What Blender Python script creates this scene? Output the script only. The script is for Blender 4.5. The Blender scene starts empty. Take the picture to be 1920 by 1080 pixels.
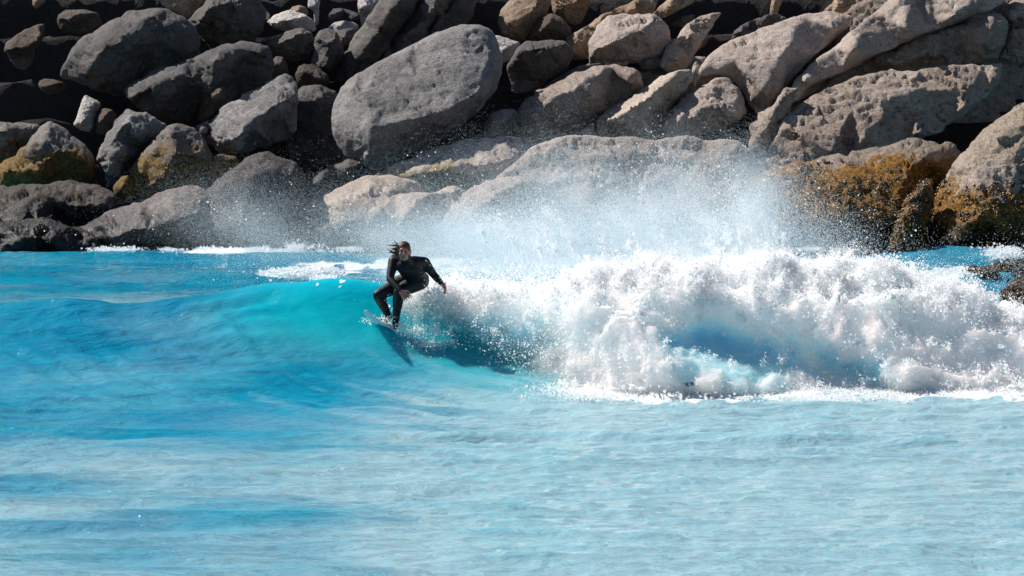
import bpy, bmesh, math, random
import numpy as np
from mathutils import Vector, Matrix
from mathutils.geometry import delaunay_2d_cdt

# ------------------------------------------------------------------ camera, sky, sun, exposure
SC = bpy.context.scene
COL = SC.collection
CAM_H, FPX, PITCH = 4.3, 7800.0, math.atan(475 / 7800.0)
cd = bpy.data.cameras.new('camera'); cam = bpy.data.objects.new('camera', cd); COL.objects.link(cam)
cam.location = (0, 0, CAM_H); cam.rotation_euler = (math.pi / 2 - PITCH, 0, 0)
cd.sensor_width = 36; cd.lens = FPX / 1920 * 36; cd.clip_start = 0.5; cd.clip_end = 2000
SC.camera = cam

TO_SUN = Vector((-0.62, 0.34, 0.71)).normalized()
EL = math.asin(TO_SUN.z); AZ = math.atan2(TO_SUN.x, TO_SUN.y)
world = bpy.data.worlds.new('World'); SC.world = world; world.use_nodes = True
wn = world.node_tree.nodes; wl = world.node_tree.links
sky = wn.new('ShaderNodeTexSky'); sky.sky_type = 'NISHITA'; sky.sun_disc = False
sky.air_density = 0.9; sky.dust_density = 0.3; sky.ozone_density = 1.2; sky.sun_elevation = EL; sky.sun_rotation = AZ
wl.new(sky.outputs[0], wn['Background'].inputs[0]); wn['Background'].inputs[1].default_value = 0.055
sd = bpy.data.lights.new('sun', 'SUN'); sd.energy = 5.0; sd.angle = math.radians(0.53); sd.color = (1.0, 0.955, 0.89)
sun = bpy.data.objects.new('sun', sd); COL.objects.link(sun); sun.location = (-30, 30, 60)
sun.rotation_euler = TO_SUN.to_track_quat('Z', 'Y').to_euler()
vs = SC.view_settings; vs.view_transform = 'Standard'; vs.look = 'None'; vs.exposure = 0.42; vs.gamma = 1.0
vs.use_curve_mapping = False
SC.cycles.max_bounces = 8; SC.cycles.diffuse_bounces = 3; SC.cycles.glossy_bounces = 3
SC.cycles.use_denoising = True

# ------------------------------------------------------------------ helpers
def P(px, py, Y):
    """photo pixel + distance -> world point(s)"""
    px = np.asarray(px, float); py = np.asarray(py, float); Y = np.asarray(Y, float)
    cx = (px - 960) / FPX; cy = (540 - py) / FPX
    c, s = math.cos(PITCH), math.sin(PITCH)
    dy = c + cy * s; dz = -s + cy * c
    t = Y / dy
    return np.stack(np.broadcast_arrays(cx * t, Y, CAM_H + dz * t), -1)

def PX(p):
    """world -> photo pixel"""
    c, s = math.cos(PITCH), math.sin(PITCH)
    x, y, z = p[..., 0], p[..., 1], p[..., 2] - CAM_H
    d = y * c - z * s; u = y * s + z * c
    return 960 + FPX * x / d, 540 - FPX * u / d

def _hash(ix, iy, iz, seed):
    h = (ix.astype(np.int64) * 374761393 + iy.astype(np.int64) * 668265263 + iz.astype(np.int64) * 1440662683 + seed * 974634721) & 0xFFFFFFFF
    h = ((h ^ (h >> 13)) * 1274126177) & 0xFFFFFFFF
    h = ((h ^ (h >> 16)) * 2246822519) & 0xFFFFFFFF
    h = h ^ (h >> 15)
    return (h & 0xFFFFFF) / float(0xFFFFFF) * 2 - 1

def vnoise(p, seed=0):
    p = np.asarray(p, float); i = np.floor(p).astype(np.int64); f = p - i
    f = f * f * f * (f * (f * 6 - 15) + 10)
    r = 0
    for dx in (0, 1):
        wx = f[..., 0] if dx else 1 - f[..., 0]
        for dy in (0, 1):
            wy = f[..., 1] if dy else 1 - f[..., 1]
            for dz in (0, 1):
                wz = f[..., 2] if dz else 1 - f[..., 2]
                r = r + wx * wy * wz * _hash(i[..., 0] + dx, i[..., 1] + dy, i[..., 2] + dz, seed)
    return r

def fbm(p, oct=4, seed=0, gain=0.5, lac=2.03):
    r = 0; a = 1.0; q = np.asarray(p, float)
    for k in range(oct):
        r = r + a * vnoise(q, seed + k * 17); a *= gain; q = q * lac + 3.7
    return r

def sstep(a, b, x):
    t = np.clip((np.asarray(x, float) - a) / (b - a), 0, 1); return t * t * (3 - 2 * t)

def mesh_from(name, verts, faces, smooth=True):
    me = bpy.data.meshes.new(name)
    verts = np.asarray(verts, np.float32)
    if isinstance(faces, np.ndarray):
        n, k = faces.shape
        me.vertices.add(len(verts)); me.vertices.foreach_set('co', verts.ravel())
        me.loops.add(n * k); me.loops.foreach_set('vertex_index', faces.ravel().astype(np.int32))
        me.polygons.add(n); me.polygons.foreach_set('loop_start', np.arange(0, n * k, k, dtype=np.int32))
        try: me.polygons.foreach_set('loop_total', np.full(n, k, np.int32))
        except Exception: pass
        me.update(calc_edges=True)
    else:
        me.from_pydata([tuple(v) for v in verts], [], faces); me.update()
    me.validate()
    if smooth and len(me.polygons):
        me.polygons.foreach_set('use_smooth', np.ones(len(me.polygons), bool))
    return me

def link(name, me, mat=None, parent=None, label=None, cat=None, group=None, kind=None):
    o = bpy.data.objects.new(name, me); COL.objects.link(o)
    if mat is not None and me is not None: me.materials.append(mat)
    if parent is not None: o.parent = parent
    for k, v in (('label', label), ('category', cat), ('group', group), ('kind', kind)):
        if v: o[k] = v
    return o

def vnormals(me):
    a = np.empty(len(me.vertices) * 3, np.float32); me.vertices.foreach_get('normal', a); return a.reshape(-1, 3)

def set_attr(me, name, vals):
    at = me.attributes.new(name, 'FLOAT', 'POINT'); at.data.foreach_set('value', np.asarray(vals, np.float32))

# ------------------------------------------------------------------ materials
class NT:
    def __init__(s, name):
        s.m = bpy.data.materials.new(name); s.m.use_nodes = True; s.t = s.m.node_tree; s.n = s.t.nodes
        s.b = s.n['Principled BSDF']; s.out = s.n['Material Output']
    def new(s, ty, **kw):
        n = s.n.new(ty)
        for k, v in kw.items(): setattr(n, k, v)
        return n
    def link(s, a, b): s.t.links.new(a, b)
    def setin(s, sock, v):
        if hasattr(v, 'is_output'): s.link(v, sock)
        else: sock.default_value = v
    def math(s, op, a, b=0.0, clamp=False):
        n = s.new('ShaderNodeMath', operation=op, use_clamp=clamp); s.setin(n.inputs[0], a); s.setin(n.inputs[1], b); return n.outputs[0]
    def mix(s, f, a, b, blend='MIX'):
        n = s.new('ShaderNodeMix', data_type='RGBA', blend_type=blend); s.setin(n.inputs[0], f)
        for i, v in ((6, a), (7, b)):
            if hasattr(v, 'is_output'): s.link(v, n.inputs[i])
            else: n.inputs[i].default_value = (*v, 1)
        return n.outputs[2]
    def ramp(s, f, a, b):
        n = s.new('ShaderNodeMapRange', interpolation_type='SMOOTHSTEP'); s.setin(n.inputs[0], f)
        n.inputs[1].default_value = a; n.inputs[2].default_value = b; return n.outputs[0]
    def noise(s, scale, detail=4, rough=0.55, vec=None, dist=0.0):
        n = s.new('ShaderNodeTexNoise'); n.inputs['Scale'].default_value = scale; n.inputs['Detail'].default_value = detail
        n.inputs['Roughness'].default_value = rough; n.inputs['Distortion'].default_value = dist
        if vec is not None: s.link(vec, n.inputs['Vector'])
        return n.outputs[0]
    def pos(s): return s.new('ShaderNodeNewGeometry').outputs['Position']
    def mapping(s, vec, scale=(1, 1, 1), rot=(0, 0, 0)):
        n = s.new('ShaderNodeMapping'); s.link(vec, n.inputs[0]); n.inputs['Scale'].default_value = scale; n.inputs['Rotation'].default_value = rot
        return n.outputs[0]
    def bump(s, h, strength, dist, normal=None):
        n = s.new('ShaderNodeBump'); n.inputs['Strength'].default_value = strength; n.inputs['Distance'].default_value = dist
        s.link(h, n.inputs['Height'])
        if normal is not None: s.link(normal, n.inputs['Normal'])
        return n.outputs[0]
    def attr(s, name): return s.new('ShaderNodeAttribute', attribute_name=name).outputs['Fac']

def rock_mat(name, c1, c2, algae=0.0, az=(0.3, 1.6), acol=(0.30, 0.15, 0.02), wetz=0.35, rough_bump=1.0, lichen=0.0):
    k = NT(name); pos = k.pos()
    sep = k.new('ShaderNodeSeparateXYZ'); k.link(pos, sep.inputs[0]); z = sep.outputs[2]
    rnd = k.new('ShaderNodeObjectInfo').outputs['Random']
    big = k.noise(0.9, 4, 0.6, pos); med = k.noise(5.0, 5, 0.65, pos); fine = k.noise(28.0, 3, 0.7, pos)
    col = k.mix(k.ramp(big, 0.35, 0.65), c1, c2)
    # dark weather stains running down and pale mineral patches
    st = k.noise(1.0, 5, 0.62, k.mapping(pos, (2.2, 2.2, 0.7), (0.0, 0.5, 0.0)))
    col = k.mix(k.math('MULTIPLY', k.ramp(st, 0.52, 0.74), 0.55), col, tuple(v * 0.42 for v in c1))
    col = k.mix(k.math('MULTIPLY', k.ramp(med, 0.52, 0.72), 0.35), col, tuple(min(0.6, v * 1.45) for v in c2))
    sp = k.new('ShaderNodeTexVoronoi'); sp.inputs['Scale'].default_value = 38.0; k.link(pos, sp.inputs['Vector'])
    spk = k.ramp(fine, 0.34, 0.66)
    col = k.mix(1.0, col, k.mix(spk, (0.62, 0.61, 0.62), (1.22, 1.2, 1.18)), 'MULTIPLY')
    col = k.mix(1.0, col, k.mix(rnd, (0.84, 0.84, 0.87), (1.12, 1.1, 1.06)), 'MULTIPLY')
    if lichen > 0:
        lm = k.math('MULTIPLY', k.ramp(k.noise(1.6, 5, 0.7, pos), 0.60, 0.72), lichen)
        col = k.mix(lm, col, (0.33, 0.19, 0.05))
    rough = 0.85
    zz = k.math('ADD', z, k.math('MULTIPLY', k.math('SUBTRACT', med, 0.5), 1.1))
    zz = k.math('ADD', zz, k.math('MULTIPLY', k.math('SUBTRACT', big, 0.5), 1.6))
    if algae > 0:
        up = k.ramp(zz, az[1], az[1] - 0.35)
        am = k.math('MULTIPLY', k.math('MULTIPLY', up, algae), k.ramp(k.noise(11.0, 4, 0.7, pos), 0.28, 0.46))
        ac = k.mix(k.ramp(k.noise(17.0, 3, 0.6, pos), 0.36, 0.62), tuple(v * 0.28 for v in acol), acol)
        col = k.mix(am, col, ac)
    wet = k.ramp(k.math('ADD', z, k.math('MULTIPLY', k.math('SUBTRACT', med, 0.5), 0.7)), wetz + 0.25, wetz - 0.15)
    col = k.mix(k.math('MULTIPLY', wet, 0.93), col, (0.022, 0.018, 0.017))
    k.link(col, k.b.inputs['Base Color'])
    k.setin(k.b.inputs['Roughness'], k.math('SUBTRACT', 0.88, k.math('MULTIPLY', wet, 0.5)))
    k.b.inputs['Specular IOR Level'].default_value = 0.3
    n1 = k.bump(k.noise(3.2, 6, 0.68, pos), 0.9 * rough_bump, 0.10)
    n2 = k.bump(k.noise(17.0, 4, 0.72, pos), 0.8 * rough_bump, 0.028, n1)
    k.link(n2, k.b.inputs['Normal'])
    return k.m

M = {}
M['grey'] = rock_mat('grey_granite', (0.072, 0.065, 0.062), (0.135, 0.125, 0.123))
M['cool'] = rock_mat('cool_granite', (0.15, 0.145, 0.147), (0.25, 0.243, 0.247), rough_bump=1.3)
M['warm'] = rock_mat('warm_granite', (0.37, 0.30, 0.255), (0.47, 0.395, 0.345), rough_bump=0.8)
M['rough'] = rock_mat('rough_granite', (0.30, 0.24, 0.20), (0.41, 0.345, 0.30), rough_bump=1.5, lichen=0.7)
M['tan'] = rock_mat('tan_granite', (0.27, 0.185, 0.115), (0.36, 0.27, 0.19))
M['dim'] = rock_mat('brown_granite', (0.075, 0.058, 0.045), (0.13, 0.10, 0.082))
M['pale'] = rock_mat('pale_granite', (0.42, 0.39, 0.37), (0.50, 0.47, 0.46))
M['lalgae'] = rock_mat('algae_granite', (0.12, 0.105, 0.1), (0.20, 0.18, 0.17), algae=0.95, az=(0.3, 2.1), acol=(0.22, 0.125, 0.02))
M['salgae'] = rock_mat('lichen_granite', (0.36, 0.32, 0.29), (0.46, 0.40, 0.36), algae=0.8, az=(0.2, 1.75), acol=(0.30, 0.19, 0.04), wetz=0.2)
M['ralgae'] = rock_mat('seaweed_granite', (0.25, 0.20, 0.16), (0.34, 0.28, 0.235), algae=1.0, az=(0.3, 2.0), acol=(0.33, 0.15, 0.008), wetz=0.62, rough_bump=1.7)
M['ralgae2'] = rock_mat('weedy_granite', (0.36, 0.29, 0.23), (0.43, 0.36, 0.31), algae=1.0, az=(0.3, 1.65), acol=(0.31, 0.145, 0.01), wetz=0.62, rough_bump=1.7, lichen=0.8)
M['wet'] = rock_mat('wet_granite', (0.065, 0.055, 0.05), (0.11, 0.095, 0.09), algae=0.5, az=(0, 1.2), acol=(0.10, 0.07, 0.03), wetz=0.9, rough_bump=1.4)
M['kelp'] = rock_mat('kelp_covered_rock', (0.05, 0.035, 0.02), (0.08, 0.05, 0.02), algae=1.0, az=(0, 3), acol=(0.07, 0.04, 0.008), wetz=0.3, rough_bump=2.2)
M['mist'] = rock_mat('shore_slab_granite', (0.33, 0.275, 0.24), (0.43, 0.37, 0.33), wetz=0.7)
M['shoreleft'] = rock_mat('shore_granite', (0.17, 0.14, 0.125), (0.27, 0.23, 0.205), wetz=0.72)
M['ground'] = rock_mat('gap_shade_bedrock', (0.022, 0.02, 0.019), (0.035, 0.03, 0.03))  # near black: shade of the gaps put into the rock colour

# ------------------------------------------------------------------ the sea surface (swell, the steep wave face, chop)
_pp = np.arange(-6000, 8001, 10.0)
def curve(pts, blur=40):
    x, y = zip(*pts); v = np.interp(_pp, x, y); n = int(blur * 3 / 10) or 1
    w = np.exp(-0.5 * (np.arange(-n, n + 1) * 10 / blur) ** 2); w /= w.sum()
    return np.convolve(np.pad(v, n, mode='edge'), w, 'valid')
C_H = curve([(-3000, .70), (-200, .80), (0, .89), (130, .97), (250, .90), (350, 1.0), (450, 1.14), (550, 1.23), (650, 1.27), (760, 1.16), (900, .95), (1100, .9), (2000, .8), (3500, .5)])
C_Y = curve([(-3000, 55), (0, 53.0), (650, 52.0), (1100, 51.6), (2000, 51.6), (3500, 52)])
C_P = curve([(-3000, 2.4), (0, 2.8), (300, 3.1), (520, 4.2), (680, 6.0), (900, 5.0), (1300, 5), (2500, 4)])
C_L = curve([(-3000, 7.5), (0, 7.2), (500, 6.6), (760, 6.3), (1200, 5.5), (2500, 5)])

rs = np.random.RandomState(5)
CH = []
for i in range(46):
    lam = 0.28 * (2.6 / 0.28) ** rs.rand(); th = rs.normal(math.pi / 2, 0.55)
    CH.append((2 * math.pi / lam * math.cos(th), 2 * math.pi / lam * math.sin(th), rs.rand() * 6.28, 0.0055 * lam ** 0.75))

def zsea(x, Y, chop=True):
    x = np.asarray(x, float); Y = np.asarray(Y, float)
    p = 960 + x * 150.0
    H = np.interp(p, _pp, C_H); Yc = np.interp(p, _pp, C_Y); pw = np.interp(p, _pp, C_P); L = np.interp(p, _pp, C_L)
    s = Y - Yc
    u = np.clip(-s / L, 0, 1)
    top = 0.03
    uu = np.sqrt(u * u + top * top) - top
    uu = np.clip(uu / (math.sqrt(1 + top * top) - top), 0, 1)
    front = (1 - uu) ** pw
    back = np.exp(-(np.clip(s, 0, None) / 2.1) ** 1.6)
    z = H * np.where(s < 0, front, back)
    # trough in front of the face
    z = z - 0.10 * np.exp(-((s + L) / 2.2) ** 2) * sstep(-800, 400, p)
    # little steps and swells in the foreground
    def ripple(y0, slope, amp, w, x0, x1):
        d = Y - (y0 + slope * x + 0.12 * np.sin(x * 1.3 + y0))
        a = amp * sstep(x0 - 1.5, x0 + 1.0, x) * (1 - sstep(x1 - 1.0, x1 + 1.5, x))
        return a * np.exp(-np.where(d < 0, (d / (w * 0.45)) ** 2, (d / (w * 1.6)) ** 2))
    z = z + ripple(44.6, -0.22, 0.075, 0.8, -3.2, 3.4) + ripple(41.6, -0.05, 0.045, 0.9, -4.5, 0.6) + ripple(40.4, -0.1, 0.05, 0.8, -6.5, -1.0)
    z = z + ripple(42.6, 0.0, 0.04, 0.7, 0.5, 4.0) + ripple(36.5, 0.03, 0.035, 0.7, -5.0, 1.0) + ripple(34.6, -0.05, 0.04, 0.6, -1.0, 5.0) + ripple(47.3, 0.03, 0.05, 0.5, 3.2, 8)
    z = z + ripple(73.5, 0.02, 0.13, 1.6, -11, -4.5) + ripple(66.5, 0.05, 0.10, 1.5, -9, -2) + ripple(79.5, 0.02, 0.12, 1.5, -12, -3) + ripple(79.0, 0.0, 0.22, 1.8, 7.6, 9.8)
    z = z + 0.02 * np.sin(Y * 1.1 + 0.35 * x + 1.2 * np.sin(x * 0.4)) * sstep(46, 40, Y) + 0.025 * np.sin(Y * 0.9 - 0.2 * x + 1.5 * np.sin(x * 0.3)) * sstep(56, 62, Y)
    if chop:
        smooth_face = sstep(420, 640, p) * (1 - sstep(900, 1100, p)) * np.exp(-((s + 0.8) / 1.3) ** 2)
        k = 1 - 0.85 * smooth_face
        am = 0.8 + 0.5 * vnoise(np.stack([x * 0.35, Y * 0.3, x * 0], -1), 3)
        c = 0
        for kx, ky, ph, a in CH:
            c = c + a * np.sin(kx * x + ky * Y + ph)
        z = z + c * k * am
        # streaks drawn up the face
        m = sstep(-L - 0.5, -L + 2.0, s) * sstep(0.1, -0.9, s) * (1 - sstep(1000, 1150, p)) * (1 - 0.6 * smooth_face)
        al = 0.64 * x - 0.77 * Y; ac = 0.77 * x + 0.64 * Y + 0.25 * np.sin(al * 0.9)
        z = z + m * (0.024 * fbm(np.stack([al * 0.45, ac * 2.2, x * 0], -1), 2, 41) + 0.020 * fbm(np.stack([al * 0.7, ac * 6.0, x * 0], -1), 2, 43))
        # short wind ripples nearer the beach
        z = z + sstep(47.5, 45, Y) * 0.012 * fbm(np.stack([x * 1.1, Y * 3.2, x * 0], -1), 3, 47)
    return z

def on_sea(px, py, y0=30.0, y1=95.0):
    """first hit of a photo pixel's ray with the sea"""
    Ys = np.linspace(y0, y1, 2600)
    q = P(px, py, Ys); d = q[:, 2] - zsea(q[:, 0], q[:, 1], False)
    i = int(np.argmax(d < 0)); 
    return q[i]

def build_sea():
    ys = np.concatenate([np.array([-40, -10, 10, 20, 26]), np.arange(30, 44, .085), np.arange(44, 48, .055), np.arange(48, 53.2, .028),
                         np.arange(53.2, 60, .12), np.arange(60, 90, .2), np.array([92, 96, 100])])
    xs = np.concatenate([-np.array([200, 120, 70, 40, 28, 20, 16, 14]), np.arange(-12.6, 12.6, .042), np.array([14, 16, 20, 28, 40, 70, 120, 200])])
    X, Yg = np.meshgrid(xs, ys); Z = zsea(X, Yg)
    V = np.stack([X, Yg, Z], -1).reshape(-1, 3); nx, ny = len(xs), len(ys)
    i = np.arange(nx * ny).reshape(ny, nx)
    F = np.stack([i[:-1, :-1], i[:-1, 1:], i[1:, 1:], i[1:, :-1]], -1).reshape(-1, 4)
    # close the body of water below so light can scatter through the crest
    b = len(V); cor = [(xs[0], ys[0]), (xs[-1], ys[0]), (xs[-1], ys[-1]), (xs[0], ys[-1])]
    sides = [i[0, :], i[:, -1], i[-1, ::-1], i[::-1, 0]]
    V = np.concatenate([V, np.array([(x, y, -4.0) for x, y in cor])])
    fl = []
    for sidx, c0, c1 in ((sides[0], b, b + 1), (sides[1], b + 1, b + 2), (sides[2], b + 2, b + 3), (sides[3], b + 3, b)):
        for a, c in zip(sidx[:-1], sidx[1:]): fl.append((c, a, c0, c0))
        fl.append((sidx[-1], c0, c1, c1))
    me = bpy.data.meshes.new('sea')
    tri = np.array([(f[0], f[1], f[2]) for f in fl] + [(b, b + 3, b + 2), (b, b + 2, b + 1)], np.int64)
    nq, nt = len(F), len(tri)
    me.vertices.add(len(V)); me.vertices.foreach_set('co', V.astype(np.float32).ravel())
    loops = np.concatenate([F.ravel(), tri.ravel()]).astype(np.int32)
    me.loops.add(len(loops)); me.loops.foreach_set('vertex_index', loops)
    me.polygons.add(nq + nt)
    me.polygons.foreach_set('loop_start', np.concatenate([np.arange(nq) * 4, nq * 4 + np.arange(nt) * 3]).astype(np.int32))
    me.update(calc_edges=True)
    sm = np.zeros(nq + nt, bool); sm[:nq] = True; me.polygons.foreach_set('use_smooth', sm)
    # foam cover, aeration, painted sheen and crest glow per vertex
    px, py = PX(V)
    x, y = V[:, 0], V[:, 1]
    n1 = fbm(np.stack([x * 0.8, y * 0.55, x * 0], -1), 4, 11); n2 = fbm(np.stack([x * 3.5 + n1, y * 1.6, x * 0], -1), 4, 23)
    foam = np.zeros(len(V))
    # lacy flecks drifting in the foreground
    foam += 0.42 * sstep(0.10, 0.0, np.abs(fbm(np.stack([x * 0.9 + .5 * n1, y * 1.5, x * 0], -1), 4, 83))) * sstep(0.1, 0.6, n1) * sstep(46, 43, y)
    # whitecap behind the crest, wash along the rocks
    def blob(cx, cy, sx, sy): return np.exp(-((px - cx) / sx) ** 2 - ((py - cy) / sy) ** 2)
    bk = sstep(54.5, 56, y)
    foam += bk * (1.6 * blob(550, 513, 70, 9) + 0.9 * blob(640, 500, 90, 10) + 0.9 * blob(820, 500, 160, 22) + 1.1 * blob(420, 472, 80, 4) + 1.2 * blob(570, 466, 60, 6) + 1.0 * blob(1550, 500, 120, 14) + 0.9 * blob(1800, 505, 60, 10) + 1.2 * blob(1200, 490, 300, 22)) * (0.75 + 0.6 * n2)
    # wash round the foot of the broken wave and the board's wake
    fr = sstep(54, 52, y)
    base_y = np.interp(px, [700, 770, 800, 900, 1000, 1100, 1250, 1440, 1900], [600, 622, 650, 690, 720, 742, 748, 742, 738])
    foam += fr * sstep(1000, 1180, px) * sstep(26, -8, py - base_y + 12 * n2) * (0.8 + 0.5 * n2)
    foam += fr * sstep(1050, 1250, px) * sstep(770, 742, py + 16 * n2) * sstep(-0.25, 0.35, n2 + 0.4 * n1) * 0.8
    # fine flecks on the upper lip
    foam += fr * 0.9 * sstep(0.55, 0.85, fbm(np.stack([x * 9, V[:, 2] * 11, y * 3], -1), 3, 5)) * sstep(420, 560, px) * sstep(760, 700, px) * np.exp(-((py - (np.interp(px, [400, 500, 600, 700], [556, 540, 534, 530]))) / 22) ** 2)
    set_attr(me, 'foam', np.clip(foam, 0, 1))
    # cloudy aerated water plus pale sky sheen painted into the colour
    al = 0.64 * x - 0.77 * y; ac = 0.77 * x + 0.64 * y + 0.25 * np.sin(al * 0.9)
    st3 = fbm(np.stack([al * 0.4, ac * 2.8, x * 0], -1), 4, 93, 0.62)
    n3 = fbm(np.stack([x * 0.45 + 5, y * 1.1, x * 0], -1), 4, 71)
    aer_sheen = 0.02 + 0.10 * n1 + 0.16 * n3 + (0.62 + 0.25 * sstep(-3.5, 1.5, x)) * sstep(48.0, 41.0, y) + fr * 0.6 * sstep(760, 1050, px) * sstep(600, 720, py) + 0.8 * bk * sstep(71, 60, y) + fr * 0.75 * sstep(540, 840, px) * sstep(660, 760, py) * (0.8 + 0.5 * st3)
    aer_sheen = aer_sheen + fr * 0.30 * sstep(0.1, 0.7, st3) * sstep(600, 690, py) * sstep(800, 740, py) * sstep(250, 520, px)
    aer_sheen = aer_sheen + sstep(47, 43, y) * (0.16 * n3 + 0.08 * n1)
    set_attr(me, 'aerated_sheen', np.clip(aer_sheen, 0, 1))
    crest_glow = fr * sstep(300, 620, px) * (1 - 0.6 * sstep(1000, 1150, px)) * sstep(0.15, 0.75, V[:, 2] + 0.25 * sstep(700, 900, px))  # backlit glow of the crest, painted into the water colour
    set_attr(me, 'crest_glow', np.clip(crest_glow * 0.9, 0, 1))
    k = NT('turquoise_sea_water'); pos = k.pos()
    fo = k.attr('foam'); ae = k.attr('aerated_sheen')
    deep = k.mix(k.ramp(k.noise(0.5, 3, 0.5, pos), 0.35, 0.65), (0.0, 0.19, 0.33), (0.001, 0.24, 0.37))
    wc = k.mix(ae, deep, (0.29, 0.46, 0.525)); wc = k.mix(k.attr('crest_glow'), wc, (0.0, 0.42, 0.50))
    fn = k.noise(9.0, 5, 0.7, k.mapping(pos, (1, 0.6, 1)))
    fm = k.ramp(k.math('ADD', fo, k.math('MULTIPLY', k.math('SUBTRACT', fn, 0.5), 0.9)), 0.35, 0.75)
    k.link(k.mix(fm, wc, (0.80, 0.84, 0.86)), k.b.inputs['Base Color'])
    k.link(k.math('SUBTRACT', 1.0, fm), k.b.inputs['Subsurface Weight'])
    k.b.inputs['Subsurface Radius'].default_value = (0.10, 0.55, 0.75); k.link(k.math('ADD', 0.25, k.math('MULTIPLY', k.attr('crest_glow'), 0.9)), k.b.inputs['Subsurface Scale'])
    k.setin(k.b.inputs['Roughness'], k.math('ADD', 0.03, k.math('MULTIPLY', fm, 0.6)))
    k.b.inputs['IOR'].default_value = 1.33; k.b.inputs['Specular IOR Level'].default_value = 0.35
    rip = k.noise(1.0, 5, 0.62, k.mapping(pos, (2.6, 5.5, 5.5), (0, 0, 0.15)), 0.4)
    rip2 = k.noise(1.0, 4, 0.6, k.mapping(pos, (9.0, 22.0, 22.0), (0, 0, -0.1)), 0.3)
    n1_ = k.bump(rip, 1.0, 0.11); k.link(k.math('SUBTRACT', 1.0, k.math('MULTIPLY', k.attr('crest_glow'), 0.75)), n1_.node.inputs['Strength']); n2_ = k.bump(rip2, 0.8, 0.02, n1_)
    k.link(n2_, k.b.inputs['Normal'])
    return link('sea', me, k.m, kind='structure', label='turquoise milky sea with a wave rising in the shallows', cat='sea')

build_sea()

# shore bedrock under and behind the boulders
def build_shore():
    xs = np.linspace(-70, 70, 281); ys = np.concatenate([np.linspace(80, 106, 521), np.linspace(107, 150, 30)])
    X, Yg = np.meshgrid(xs, ys)
    n = fbm(np.stack([X * .35, Yg * .2, X * 0], -1), 3, 31)
    t = (Yg - 86.2 + 0.4 * n) / 1.9; st = np.floor(t); fr = t - st
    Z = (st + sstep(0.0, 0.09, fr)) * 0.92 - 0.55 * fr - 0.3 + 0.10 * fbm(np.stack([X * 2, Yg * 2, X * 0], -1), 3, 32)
    Z = np.where(Yg < 86.2, np.minimum(Z, (Yg - 86.2) * 0.9 - 0.2), Z); Z = np.where(Yg > 97, np.minimum(Z, 7.4) + (Yg - 97) * 0.55 + 0.5 * n, np.minimum(Z, 7.4 + 0.3 * n)); Z = np.minimum(Z, 19)  # hill out of view at the back, raised so the water mirrors dark streaks
    V = np.stack([X, Yg, Z], -1).reshape(-1, 3); i = np.arange(X.size).reshape(X.shape)
    F = np.stack([i[:-1, :-1], i[:-1, 1:], i[1:, 1:], i[1:, :-1]], -1).reshape(-1, 4)
    return link('shore_slope', mesh_from('shore_slope', V, F), M['ground'], kind='structure', label='bedrock slope under the boulder pile, coloured dark for shade in the gaps', cat='slope')
build_shore()

# ------------------------------------------------------------------ boulders
def chaikin(p, r=0.11):
    q = np.roll(p, -1, 0); a = p + (q - p) * r; b = p + (q - p) * (1 - r)
    return np.stack([a, b], 1).reshape(-1, 2)

def inside(poly, pts):
    x, y = pts[:, 0], pts[:, 1]; r = np.zeros(len(pts), bool); q = np.roll(poly, 1, 0)
    for (x1, y1), (x2, y2) in zip(poly, q):
        c = ((y1 > y) != (y2 > y)); 
        with np.errstate(divide='ignore', invalid='ignore'):
            r ^= c & (x < (x2 - x1) * (y - y1) / (y2 - y1) + x1)
    return r

def bdist(poly, pts):
    d = np.full(len(pts), 1e9); q = np.roll(poly, -1, 0)
    for a, b in zip(poly, q):
        ab = b - a; t = np.clip(((pts - a) @ ab) / max(1e-9, ab @ ab), 0, 1)
        d = np.minimum(d, np.hypot(*(pts - a - t[:, None] * ab).T))
    return d

def facets(p, cell, seed):
    """piecewise planar break-up: every cell of a jittered lattice is a flat chip with its own tilt"""
    q = p / cell; i = np.floor(q).astype(np.int64); best = np.full(len(p), 1e9); val = np.zeros(len(p))
    for dx in (-1, 0, 1):
        for dy in (-1, 0, 1):
            for dz in (-1, 0, 1):
                c = i + np.array([dx, dy, dz]); h = [_hash(c[:, 0], c[:, 1], c[:, 2], seed + m) for m in range(7)]
                ctr = c + 0.5 + 0.48 * np.stack(h[:3], -1); d_ = q - ctr; dd = (d_ ** 2).sum(1); m = dd < best
                best = np.where(m, dd, best); val = np.where(m, (np.stack(h[3:6], -1) * d_).sum(1) + 0.35 * h[6], val)
    return val * cell

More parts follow.
